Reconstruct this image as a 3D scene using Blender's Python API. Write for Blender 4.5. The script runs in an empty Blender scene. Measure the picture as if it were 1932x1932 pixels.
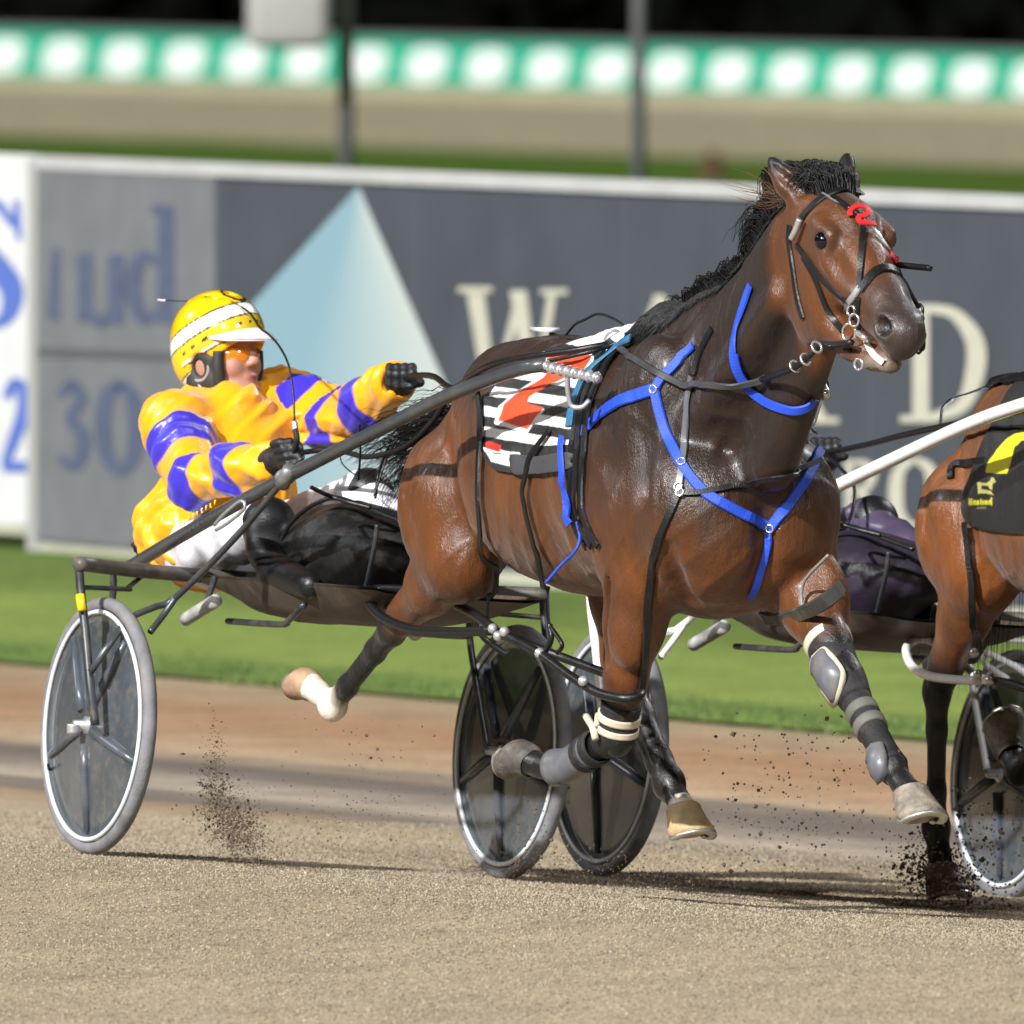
import bpy, bmesh, math, random, time
import numpy as np
from mathutils import Vector, Matrix
random.seed(7); RNG = np.random.default_rng(7)
SC = bpy.context.scene; COL = SC.collection
# ------------------------------------------------------------------ camera
F = 42000.0; CAMY = -60.0; CAMZ = 2.86; PITCH = math.atan(1330.0/F)
cam = bpy.data.cameras.new("camera"); camo = bpy.data.objects.new("camera", cam); COL.objects.link(camo)
camo.location = (0, CAMY, CAMZ); camo.rotation_euler = (math.pi/2-PITCH, 0, 0)
cam.sensor_width = 36; cam.lens = F/1932*36; cam.clip_start = 1; cam.clip_end = 3000
cam.dof.use_dof = True; cam.dof.focus_distance = 57.9; cam.dof.aperture_fstop = 8.2; cam.dof.aperture_blades = 9
SC.camera = camo
# ------------------------------------------------------------------ night sky and floodlights
wd = bpy.data.worlds.new("World"); SC.world = wd; wd.use_nodes = True
nt = wd.node_tree; bg = nt.nodes['Background']
sky = nt.nodes.new('ShaderNodeTexSky'); sky.sky_type = 'NISHITA'; sky.sun_disc = False
SUN_EL, SUN_AZ = math.radians(31), math.radians(218)   # azimuth the light comes from, clockwise from +Y
sky.sun_elevation = math.radians(-3.5); sky.sun_rotation = SUN_AZ
nt.links.new(sky.outputs[0], bg.inputs[0]); bg.inputs[1].default_value = 0.05
def flood(name, az, el, energy, ang, color):
    l = bpy.data.lights.new(name, 'SUN'); l.energy = energy; l.angle = math.radians(ang); l.color = color
    o = bpy.data.objects.new(name, l); COL.objects.link(o)
    d = Vector((math.sin(az)*math.cos(el), math.cos(az)*math.cos(el), math.sin(el)))
    o.rotation_euler = d.to_track_quat('Z', 'Y').to_euler(); o.location = d*40
    return o
flood("sun", SUN_AZ, SUN_EL, 4.2, 1.3, (1.0, .99, .975))
# the other floodlight masts round the track (far outside the frame): narrow lamps 70-90 m away
def mast(name, az, el, dist, watts, size):
    l = bpy.data.lights.new(name, 'AREA'); l.shape = 'RECTANGLE'; l.size = size; l.size_y = size*.45; l.energy = watts; l.color = (.97, .985, 1)
    o = bpy.data.objects.new(name, l); COL.objects.link(o)
    az, el = math.radians(az), math.radians(el)
    d = Vector((math.sin(az)*math.cos(el), math.cos(az)*math.cos(el), math.sin(el)))
    o.location = d*dist; o.rotation_euler = d.to_track_quat('Z', 'Y').to_euler()
mast("floodlight_near_right", 150, 30, 80, 10000, 5)
mast("floodlight_near_left", 192, 27, 80, 12000, 5)
mast("floodlight_far_left", 285, 32, 80, 9000, 5)
mast("floodlight_far_right", 40, 34, 90, 14000, 5)
SC.view_settings.view_transform = 'Standard'; SC.view_settings.look = 'None'; SC.view_settings.exposure = 0.72; SC.view_settings.gamma = 1
SC.view_settings.use_curve_mapping = False
# ------------------------------------------------------------------ geometry of the place
AL = math.radians(25.5); SA, CA = math.sin(AL), math.cos(AL)
X0 = -.55                               # axle centre of the near sulky
HV = Vector((SA, -CA, 0)); RV = Vector((-CA, -SA, 0))     # racing direction, driver's right
def ray(px, py):
    px = np.asarray(px, float); py = np.asarray(py, float)
    a = (px-966)/F; b = (py-966)/F; sp, cp = math.sin(PITCH), math.cos(PITCH)
    return np.stack([a, cp-b*sp, -sp-b*cp], -1)
def W(p):                               # (along, right, up) -> world
    p = np.asarray(p, float); t, s, z = p[..., 0], p[..., 1], p[..., 2]
    return np.stack([X0+SA*t-CA*s, -CA*t-SA*s, z], -1)
def Linv(w):
    w = np.asarray(w, float); x, y = w[..., 0]-X0, w[..., 1]
    return np.stack([SA*x-CA*y, -CA*x-SA*y, w[..., 2]], -1)
def L(px, py, s):                       # where the sight line of a picture point meets the plane "s metres right of the midline"
    d = ray(px, py); s = np.asarray(s, float)
    k = (s - (X0*CA) + CAMY*SA)/(-(d[..., 0]*CA+d[..., 1]*SA))
    w = np.stack([k*d[..., 0], CAMY+k*d[..., 1], CAMZ+k*d[..., 2]], -1)
    return Linv(w)
def gz(u):
    u = np.asarray(u, float); a = np.maximum(-u, 0); return np.where(u > 0, -.2*np.tanh(u*.075/.2), .0825*a/(1+(a/1.3)**3)-.03*np.clip(a-1, 0, 6))     # banked track; u = metres towards the infield
def uv_of(x, y): return (np.asarray(x)-X0)*CA+np.asarray(y)*SA, (np.asarray(x)-X0)*SA-np.asarray(y)*CA
# ------------------------------------------------------------------ objects
def tag(o, label=None, cat=None, group=None, kind=None):
    if label: o['label'] = label
    if cat: o['category'] = cat
    if group: o['group'] = group
    if kind: o['kind'] = kind
    return o
def thing(name, label, cat, loc=(0, 0, 0), group=None):
    o = bpy.data.objects.new(name, None); o.empty_display_size = .1; COL.objects.link(o); o.location = loc
    return tag(o, label, cat, group)
def root_loc(o):
    v = Vector((0, 0, 0))
    while o is not None: v += o.location; o = o.parent
    return v
def mesh(name, verts, faces, mat, parent=None, smooth=True, label=None):
    me = bpy.data.meshes.new(name); v = np.asarray(verts, float)
    base = root_loc(parent) if parent else Vector((0, 0, 0))
    v = v-np.array(base)
    me.from_pydata(v.tolist(), [], faces if isinstance(faces, list) else faces.tolist()); 
    if smooth: me.polygons.foreach_set('use_smooth', [True]*len(me.polygons))
    me.validate(); me.update()
    if mat: me.materials.append(mat)
    o = bpy.data.objects.new(name, me); COL.objects.link(o)
    if parent: o.parent = parent
    if label: o['label'] = label
    return o
class MB:                               # collects pieces of ONE part
    def __init__(s): s.v = []; s.f = []
    def add(s, v, f):
        n = len(s.v); s.v += [tuple(p) for p in np.asarray(v, float).tolist()]; s.f += [[i+n for i in q] for q in f]; return s
    def tube(s, pts, r, n=10, cap=True):
        pts = np.asarray(pts, float); m = len(pts); r = np.broadcast_to(np.asarray(r, float), (m,))
        tg = np.gradient(pts, axis=0); tg /= np.linalg.norm(tg, axis=1)[:, None]+1e-12
        up = np.array([0, 0, 1.]) if abs(tg[0][2]) < .9 else np.array([1., 0, 0])
        V = []; u = np.cross(tg[0], up); u /= np.linalg.norm(u)
        for i in range(m):
            u = u-tg[i]*np.dot(u, tg[i]); u /= np.linalg.norm(u); w = np.cross(tg[i], u)
            for k in range(n):
                a = 2*math.pi*k/n; V.append(pts[i]+r[i]*(math.cos(a)*u+math.sin(a)*w))
        Fc = [[i*n+k, i*n+(k+1) % n, (i+1)*n+(k+1) % n, (i+1)*n+k] for i in range(m-1) for k in range(n)]
        if cap: Fc += [list(range(n))[::-1], [(m-1)*n+k for k in range(n)]]
        return s.add(V, Fc)
    def box(s, c, ax, hs):              # centre, three axes, half sizes
        c = np.array(c, float); ax = [np.array(a, float)/np.linalg.norm(a) for a in ax]; V = []
        for i in (-1, 1):
            for j in (-1, 1):
                for k in (-1, 1): V.append(c+ax[0]*hs[0]*i+ax[1]*hs[1]*j+ax[2]*hs[2]*k)
        return s.add(V, [[0, 1, 3, 2], [4, 6, 7, 5], [0, 4, 5, 1], [2, 3, 7, 6], [0, 2, 6, 4], [1, 5, 7, 3]])
    def ring(s, c, nrm, R, r, n=36, m=8, a0=0, a1=2*math.pi):
        c = np.array(c, float); nrm = np.array(nrm, float); nrm /= np.linalg.norm(nrm)
        u = np.cross(nrm, [0.13, .2, 1]); u /= np.linalg.norm(u); w = np.cross(nrm, u); V = []
        for i in range(n):
            a = 2*math.pi*i/n; e = u*math.cos(a)+w*math.sin(a)
            for k in range(m):
                b = 2*math.pi*k/m; V.append(c+e*(R+r*math.cos(b))+nrm*r*math.sin(b))
        return s.add(V, [[i*m+k, ((i+1) % n)*m+k, ((i+1) % n)*m+(k+1) % m, i*m+(k+1) % m] for i in range(n) for k in range(m)])
    def ball(s, c, r, n=10, m=7, sc=(1, 1, 1)):
        V = []; c = np.array(c, float)
        for j in range(m+1):
            p = math.pi*j/m
            for i in range(n):
                a = 2*math.pi*i/n; V.append(c+r*np.array([math.sin(p)*math.cos(a)*sc[0], math.sin(p)*math.sin(a)*sc[1], math.cos(p)*sc[2]]))
        return s.add(V, [[j*n+i, (j+1)*n+i, (j+1)*n+(i+1) % n, j*n+(i+1) % n] for j in range(m) for i in range(n)])
    def build(s, name, mat, parent=None, smooth=True, label=None): return mesh(name, s.v, s.f, mat, parent, smooth, label)
def spline(p, n=40):                    # Catmull-Rom through the points
    p = np.asarray(p, float)
    if len(p) == 2: return p[0]+(p[1]-p[0])*np.linspace(0, 1, n)[:, None]
    q = np.vstack([2*p[0]-p[1], p, 2*p[-1]-p[-2]]); m = len(p)-1
    d = np.concatenate([[0], np.cumsum(np.linalg.norm(np.diff(p[:, :min(3, p.shape[1])], axis=0), axis=1))]); x = np.linspace(0, d[-1], n); out = []
    for xx in x:
        i = min(max(np.searchsorted(d, xx, side='right')-1, 0), m-1); t = (xx-d[i])/max(d[i+1]-d[i], 1e-9)
        a, b, c, e = q[i], q[i+1], q[i+2], q[i+3]
        out.append(.5*(2*b+(c-a)*t+(2*a-5*b+4*c-e)*t*t+(3*b-a-3*c+e)*t**3))
    return np.array(out)
# ------------------------------------------------------------------ materials
def mat(name, color, rough=.5, metal=0, spec=.5, noise=0, nscale=20, bump=0, bscale=60, coat=0, alpha=1, sheen=0, dirt=None, dscale=8, damt=.4):
    m = bpy.data.materials.new(name); m.use_nodes = True; t = m.node_tree; b = t.nodes['Principled BSDF']
    b.inputs['Base Color'].default_value = (*color, 1); b.inputs['Roughness'].default_value = rough; b.inputs['Metallic'].default_value = metal
    b.inputs['Specular IOR Level'].default_value = spec; b.inputs['Coat Weight'].default_value = coat; b.inputs['Alpha'].default_value = alpha
    b.inputs['Sheen Weight'].default_value = sheen
    tc = t.nodes.new('ShaderNodeTexCoord'); src = None
    if noise or dirt:
        n = t.nodes.new('ShaderNodeTexNoise'); n.inputs['Scale'].default_value = nscale; n.inputs['Detail'].default_value = 5
        t.links.new(tc.outputs['Object'], n.inputs['Vector'])
        mx = t.nodes.new('ShaderNodeMix'); mx.data_type = 'RGBA'; mx.blend_type = 'MULTIPLY'; mx.inputs[0].default_value = 1
        mx.inputs[6].default_value = (*color, 1)
        mr = t.nodes.new('ShaderNodeMapRange'); mr.inputs[1].default_value = .3; mr.inputs[2].default_value = .7; mr.inputs[3].default_value = 1-noise; mr.inputs[4].default_value = 1+noise*.5
        t.links.new(n.outputs[0], mr.inputs[0]); t.links.new(mr.outputs[0], mx.inputs[7]); src = mx.outputs[2]
        if dirt:
            n2 = t.nodes.new('ShaderNodeTexNoise'); n2.inputs['Scale'].default_value = dscale; n2.inputs['Detail'].default_value = 8; n2.inputs['Roughness'].default_value = .7
            t.links.new(tc.outputs['Object'], n2.inputs['Vector'])
            m2 = t.nodes.new('ShaderNodeMapRange'); m2.inputs[1].default_value = .5; m2.inputs[2].default_value = .68; m2.inputs[3].default_value = 0; m2.inputs[4].default_value = damt
            t.links.new(n2.outputs[0], m2.inputs[0])
            mx2 = t.nodes.new('ShaderNodeMix'); mx2.data_type = 'RGBA'; t.links.new(m2.outputs[0], mx2.inputs[0]); t.links.new(src, mx2.inputs[6]); mx2.inputs[7].default_value = (*dirt, 1)
            src = mx2.outputs[2]
        t.links.new(src, b.inputs['Base Color'])
    if bump:
        n = t.nodes.new('ShaderNodeTexNoise'); n.inputs['Scale'].default_value = bscale; n.inputs['Detail'].default_value = 6
        t.links.new(tc.outputs['Object'], n.inputs['Vector'])
        bp = t.nodes.new('ShaderNodeBump'); bp.inputs['Strength'].default_value = bump; bp.inputs['Distance'].default_value = .01
        t.links.new(n.outputs[0], bp.inputs['Height']); t.links.new(bp.outputs[0], b.inputs['Normal'])
    return m
def nodes(m): return m.node_tree, m.node_tree.nodes['Principled BSDF']
def attr_color(m, name):                # base colour taken from a colour attribute
    t, b = nodes(m); a = t.nodes.new('ShaderNodeVertexColor'); a.layer_name = name; t.links.new(a.outputs[0], b.inputs['Base Color']); return m
def set_colors(o, cols, name='col'):
    a = o.data.color_attributes.new(name, 'FLOAT_COLOR', 'POINT'); c = np.ones((len(o.data.vertices), 4), np.float32); c[:, :3] = cols
    a.data.foreach_set('color', c.ravel())
DIRT = (.30, .235, .16)
M = dict(
 black=mat('black_leather', (.006, .006, .007), .42, noise=.4, bump=.15, bscale=150),
 web=mat('black_webbing', (.009, .009, .010), .7, noise=.3, bump=.3, bscale=300),
 rubber=mat('tyre_rubber', (.17, .17, .18), .75, noise=.3, bump=.2, bscale=120, dirt=DIRT, dscale=14, damt=.35),
 steel=mat('bright_steel', (.60, .60, .62), .32, .7, noise=.2, bump=.05),
 chrome=mat('bit_chrome', (.72, .72, .73), .2, .8),
 frame=mat('sulky_frame_grey', (.026, .029, .034), .36, noise=.35, nscale=8, bump=.05, dirt=DIRT, dscale=10, damt=.25),
 shaft=mat('shaft_grey', (.07, .078, .088), .3, .3, noise=.25, nscale=6, dirt=DIRT, dscale=9, damt=.15),
 whitepaint=mat('white_gloss_paint', (.8, .8, .8), .25, noise=.05, dirt=DIRT, dscale=7, damt=.25),
 rim=mat('rim_white', (.62, .64, .66), .3, noise=.1),
 blue=mat('blue_strap', (.016, .07, .56), .5, noise=.15, bump=.3, bscale=400),
 teal=mat('teal_strap', (.03, .14, .26), .5, noise=.3, bump=.3, bscale=400),
 red=mat('red_plastic', (.55, .02, .025), .4, noise=.1),
 hoofm=mat('hoof_horn', (.24, .205, .16), .6, noise=.5, nscale=30, bump=.4, bscale=80, dirt=(.12, .09, .06), dscale=20, damt=.6),
 shoe=mat('horseshoe_metal', (.55, .54, .5), .4, .8, noise=.2),
 yellow=mat('yellow_paint', (.8, .58, .01), .3),
)
# ================================================================== the ground
def ground_sheet(name, us, vs, zoff, m, rough=0, edge=0):
    U, V = np.meshgrid(us, vs, indexing='ij'); Z = gz(U)+zoff
    if rough:
        for sc, am in ((1.3, 1.0), (3.1, .55), (7.7, .3)):
            ph = RNG.uniform(0, 6.28, 4)
            Z = Z+rough*am*.5*(np.sin(U*sc+ph[0]+1.3*np.sin(V*sc*.21+ph[1]))+np.sin(U*sc*.37-V*sc*.11+ph[2]))
    P = W(np.stack([V, -U, Z], -1)); P = P.reshape(-1, 3); nu, nv = len(us), len(vs)
    f = [[i*nv+j, (i+1)*nv+j, (i+1)*nv+j+1, i*nv+j+1] for i in range(nu-1) for j in range(nv-1)]
    o = mesh(name, P, f, m); tag(o, kind='structure'); return o
def band_material(name, ramp, grain_scale, bumpd):
    m = bpy.data.materials.new(name); m.use_nodes = True; t, b = nodes(m)
    tc = t.nodes.new('ShaderNodeTexCoord'); mp = t.nodes.new('ShaderNodeMapping'); mp.inputs['Rotation'].default_value = (0, 0, -(math.pi/2-AL)+math.pi/2)
    geo = t.nodes.new('ShaderNodeNewGeometry')
    du = t.nodes.new('ShaderNodeVectorMath'); du.operation = 'DOT_PRODUCT'; du.inputs[1].default_value = (CA, SA, 0); t.links.new(geo.outputs['Position'], du.inputs[0])
    dv = t.nodes.new('ShaderNodeVectorMath'); dv.operation = 'DOT_PRODUCT'; dv.inputs[1].default_value = (SA, -CA, 0); t.links.new(geo.outputs['Position'], dv.inputs[0])
    cb = t.nodes.new('ShaderNodeCombineXYZ'); t.links.new(du.outputs['Value'], cb.inputs[0])
    sv = t.nodes.new('ShaderNodeMath'); sv.operation = 'MULTIPLY'; sv.inputs[1].default_value = .06; t.links.new(dv.outputs['Value'], sv.inputs[0]); t.links.new(sv.outputs[0], cb.inputs[1])
    n1 = t.nodes.new('ShaderNodeTexNoise'); n1.inputs['Scale'].default_value = 2.3; n1.inputs['Detail'].default_value = 6; t.links.new(cb.outputs[0], n1.inputs['Vector'])
    wob = t.nodes.new('ShaderNodeMath'); wob.operation = 'MULTIPLY_ADD'; wob.inputs[1].default_value = .9; t.links.new(n1.outputs[0], wob.inputs[0])
    us = t.nodes.new('ShaderNodeMath'); us.operation = 'ADD'; us.inputs[1].default_value = -X0*0-.45+X0*(-CA); t.links.new(du.outputs['Value'], us.inputs[0]); t.links.new(us.outputs[0], wob.inputs[2])
    mr = t.nodes.new('ShaderNodeMapRange'); lo, hi = ramp[0][0], ramp[-1][0]; mr.inputs[1].default_value = lo; mr.inputs[2].default_value = hi; t.links.new(wob.outputs[0], mr.inputs[0])
    cr = t.nodes.new('ShaderNodeValToRGB'); t.links.new(mr.outputs[0], cr.inputs[0]); el = cr.color_ramp.elements
    for i, (p, c) in enumerate(ramp):
        e = el[i] if i < 2 else el.new((p-lo)/(hi-lo)); e.position = (p-lo)/(hi-lo); e.color = (*c, 1)
    n2 = t.nodes.new('ShaderNodeTexNoise'); n2.inputs['Scale'].default_value = grain_scale; n2.inputs['Detail'].default_value = 4; n2.inputs['Roughness'].default_value = .75; t.links.new(geo.outputs['Position'], n2.inputs['Vector'])
    g = t.nodes.new('ShaderNodeMapRange'); g.inputs[1].default_value = .3; g.inputs[2].default_value = .7; g.inputs[3].default_value = .5; g.inputs[4].default_value = 1.45; t.links.new(n2.outputs[0], g.inputs[0])
    n3 = t.nodes.new('ShaderNodeTexNoise'); n3.inputs['Scale'].default_value = 3; n3.inputs['Detail'].default_value = 7; n3.inputs['Roughness'].default_value = .65; t.links.new(geo.outputs['Position'], n3.inputs['Vector'])
    g3 = t.nodes.new('ShaderNodeMapRange'); g3.inputs[1].default_value = .3; g3.inputs[2].default_value = .7; g3.inputs[3].default_value = .78; g3.inputs[4].default_value = 1.2; t.links.new(n3.outputs[0], g3.inputs[0])
    mu = t.nodes.new('ShaderNodeMath'); mu.operation = 'MULTIPLY'; t.links.new(g.outputs[0], mu.inputs[0]); t.links.new(g3.outputs[0], mu.inputs[1])
    mx = t.nodes.new('ShaderNodeMix'); mx.data_type = 'RGBA'; mx.blend_type = 'MULTIPLY'; mx.inputs[0].default_value = 1
    t.links.new(cr.outputs[0], mx.inputs[6]); t.links.new(mu.outputs[0], mx.inputs[7]); t.links.new(mx.outputs[2], b.inputs['Base Color'])
    b.inputs['Roughness'].default_value = .95; b.inputs['Specular IOR Level'].default_value = .15
    bp = t.nodes.new('ShaderNodeBump'); bp.inputs['Strength'].default_value = .8; bp.inputs['Distance'].default_value = bumpd; t.links.new(n2.outputs[0], bp.inputs['Height']); t.links.new(bp.outputs[0], b.inputs['Normal'])
    return m
tan = (.305, .25, .172)
sand = band_material('track_sand', [(-14, tan), (.6, (.30, .245, .168)), (1.3, (.29, .22, .14)), (1.9, (.37, .29, .2)), (2.5, (.29, .215, .135)), (3.0, (.15, .125, .105)), (3.35, (.36, .30, .23)), (3.8, (.17, .14, .115)),
                                  (4.35, (.13, .11, .095)), (4.7, (.38, .28, .18)), (5.3, (.33, .21, .125)), (6.1, (.30, .175, .098)), (6.9, (.30, .22, .14)), (7.6, (.28, .25, .12))], 55, .006)
GE = 7.3     # where the grass begins
o = ground_sheet('track', np.concatenate([[-60, -40, -25], np.linspace(-16, 8, 180)]), np.linspace(-40, 40, 60), 0, sand)
grassm = band_material('infield_turf', [(6, (.19, .225, .065)), (7.7, (.10, .16, .035)), (8.3, (.185, .24, .055)), (9.5, (.175, .235, .05)), (11.6, (.11, .165, .036)), (14, (.10, .19, .03)), (40, (.07, .13, .018)), (59, (.062, .115, .012))], 30, .02)
ground_sheet('infield_grass', np.concatenate([np.linspace(GE-.1, 14, 40), np.linspace(15, 60, 20)]), np.linspace(-160, 60, 60), .012, grassm, rough=.004)
fartan = band_material('far_track_sand', [(58, (.265, .24, .15)), (62, (.30, .27, .175)), (70, (.29, .26, .17)), (90, (.3, .27, .2))], 6, .01)
ground_sheet('far_track', np.array([59.5, 66, 75, 80]), np.linspace(-260, 80, 10), .016, fartan)
# wide base sheet out to the horizon
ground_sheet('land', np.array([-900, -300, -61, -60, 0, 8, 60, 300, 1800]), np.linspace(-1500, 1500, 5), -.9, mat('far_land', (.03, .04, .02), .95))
# ragged turf edge and blades (nobody could count them)
mb_v = []; mb_f = []
n = 9000
uu = GE+.02+np.abs(RNG.normal(0, .28, n))+.06*np.sin(RNG.uniform(0, 6, n)); vv = RNG.uniform(-24, 4, n)
uu += .12*np.sin(vv*1.7)+.09*np.sin(vv*4.1+1)
for u, v in zip(uu, vv):
    h = random.uniform(.012, .03); a = random.uniform(0, 6.28); w = .006; lean = random.uniform(-.03, .03)
    c = np.array([v, -u, gz(u)+.005]); e = np.array([math.cos(a), math.sin(a), 0])*w
    k = len(mb_v); mb_v += [c-e, c+e, c+np.array([lean, lean*.6, h])]; mb_f.append([k, k+1, k+2])
o = mesh('grass', W(np.array(mb_v)), mb_f, mat('grass_blades', (.12, .18, .04), .6, noise=.3, nscale=3)); tag(o, 'ragged green grass along the edge of the sandy track', 'grass', kind='stuff')

# ================================================================== sign boards along the infield (plane 12.2 m inside the racing line)
BS = -12.2
def Bp(px, py, off=0.0): return W(L(px, py, BS)+np.array([0, off, 0]))
def slab(name, poly, m, parent, thick=.03, off=0.0):          # flat panel with thickness from picture corners
    a = np.array([L(x, y, BS+off+thick) for x, y in poly]); n = len(a); b = a-np.array([0, thick, 0]); V = np.vstack([a, b])
    f = [list(range(n)), list(range(2*n-1, n-1, -1))]+[[i, n+i, n+(i+1) % n, (i+1) % n] for i in range(n)]
    return mesh(name, W(V), f, m, parent, smooth=False)
def letters(name, glyphs, m, parent, off=.034):
    for g in glyphs: glyph('letter', g if isinstance(g, list) else [g], m, parent, off)
def glyph(name, strokes, m, parent, off):               # each stroke: list of (x, y, half width x, half width y) or polygon
    mb = MB()
    for k, st in enumerate(strokes):
        o = off+.0012*k
        if st[0] == 'P':
            p = np.array([L(x, y, BS+o) for x, y in st[1]]); n = len(p); q = p-np.array([0, .003, 0])
            mb.add(W(np.vstack([p, q])), [list(range(n))]+[[i, n+i, n+(i+1) % n, (i+1) % n] for i in range(n)])
        else:
            c = spline(np.array(st[1], float), 28); xy = c[:, :2]; hw = c[:, 2]*(1.3 if m is fade else 1)
            tg = np.gradient(xy, axis=0); tg /= np.linalg.norm(tg, axis=1)[:, None]; nr = np.stack([-tg[:, 1], tg[:, 0]], 1)
            A = xy+nr*hw[:, None]; B = xy-nr*hw[:, None]; V = []
            for aa, bb in zip(A, B): V += [L(*aa, BS+o), L(*bb, BS+o)]
            mb.add(W(np.array(V)), [[2*i, 2*i+1, 2*i+3, 2*i+2] for i in range(len(xy)-1)])
    return mb.build(name, m, parent, smooth=False)
def edge(x, y0, y1, x0, x1): return y0+(y1-y0)*(x-x0)/(x1-x0)
ytop = lambda x: 297+.0418*x; ybot = lambda x: 1012+.0715*x
boardm = mat('sign_dark_grey', (.047, .054, .070), .55, noise=.12, nscale=3); white = mat('sign_white', (.52, .52, .53), .5, noise=.06, nscale=4)
greym = mat('sign_mid_grey', (.125, .13, .142), .6, noise=.12, nscale=5); cream = mat('letter_cream', (.40, .385, .32), .5, noise=.06); fade = mat('letter_faded_blue', (.065, .08, .135), .6, noise=.2)
bluel = mat('letter_blue', (.075, .125, .40), .5); railm = mat('rail_pale_grey', (.38, .38, .38), .5, noise=.1, nscale=4); basem = mat('base_strip', (.36, .36, .28), .7, noise=.15, nscale=6)
ws = thing('sign_board', 'white sign board with a large blue S and digit at the left edge', 'sign', Bp(0, 985))
slab('panel', [(-5000, ytop(-5000)+2), (63, 292), (63, 990), (-5000, 615)], white, ws, .03, 0)
letters('lettering', [[('S', [(30, 395, 4), (26, 425, 8), (-5, 385, 9), (-45, 400, 16), (-52, 450, 22), (-10, 500, 24), (22, 545, 22), (14, 595, 15), (-20, 612, 8), (-50, 585, 8)]), ('P', [(24, 378), (36, 378), (40, 452), (30, 452)])],
                      [('S', [(12, 752, 9), (26, 722, 10), (42, 735, 12), (44, 775, 13), (26, 830, 12), (8, 875, 8)]), ('P', [(4, 868), (56, 870), (58, 846), (64, 846), (60, 892), (4, 890)])]], bluel, ws)
slab('base_strip', [(-5000, 615), (48, 990), (48, 1010), (-5000, 630)], basem, ws, .045, -.002)
gs = thing('sign_board', 'mid grey sign panel with faded blue letters between the white and dark boards', 'sign', Bp(230, 1020))
slab('panel', [(65, 318), (405, 330), (403, 1052), (62, 1024)], greym, gs, .036, .004)
slab('edge_post', [(52, 300), (67, 301), (66, 1040), (50, 1040)], mat('post_grey', (.30, .30, .30), .5), gs, .05, .002)
slab('seam', [(68, 655), (404, 668), (404, 684), (68, 672)], mat('seam_grey', (.07, .073, .08), .6), gs, .038, .006)
letters('lettering', [('P', [(98, 470), (112, 470), (112, 605), (90, 600)]), [('P', [(146, 478), (174, 478), (174, 608), (146, 606)]), ('S', [(161, 580, 8), (185, 607, 8), (212, 590, 7)]), ('P', [(204, 480), (232, 480), (232, 612), (204, 610)])],
                      [('S', [(300, 500, 5), (275, 482, 8), (254, 510, 12), (252, 560, 12), (272, 603, 9), (300, 585, 5)]), ('P', [(297, 388), (327, 388), (327, 610), (297, 608)]), ('P', [(284, 386), (303, 386), (303, 402), (286, 402)])],
                      ('S', [(112, 745, 6), (136, 724, 8), (152, 755, 9), (132, 790, 8), (158, 825, 11), (142, 878, 9), (110, 862, 6)]),
                      ('S', [(226, 722, 8), (200, 750, 11), (194, 805, 12), (202, 860, 11), (226, 888, 8), (250, 862, 11), (258, 805, 12), (250, 750, 11), (226, 722, 8)])], fade, gs, .044)
db = thing('sign_board', 'long dark grey sign board with pale triangle and cream serif letters behind the horse', 'sign', Bp(1200, 1090))
slab('panel', [(404, ytop(404)+10), (9000, ytop(9000)+10), (9000, ybot(9000)), (62, ybot(62)), (62, ybot(62)-8), (404, ybot(404)-30)], boardm, db, .03, 0)
slab('top_rail', [(62, 293), (9000, ytop(9000)-16), (9000, ytop(9000)+22), (62, 318)], railm, db, .06, -.012)
slab('base_strip', [(62, ybot(62)-2), (9000, ybot(9000)-2), (9000, ybot(9000)+26), (62, ybot(62)+22)], basem, db, .05, -.01)
for x in (780, 1175, 1640, 2100, 2700, 3500, 4600, 6000): slab('seam', [(x, ytop(x)+24), (x+5, ytop(x)+24), (x+5, ybot(x)-4), (x, ybot(x)-4)], mat('seam_light', (.062, .07, .088), .5), db, .0318, 0)
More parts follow.
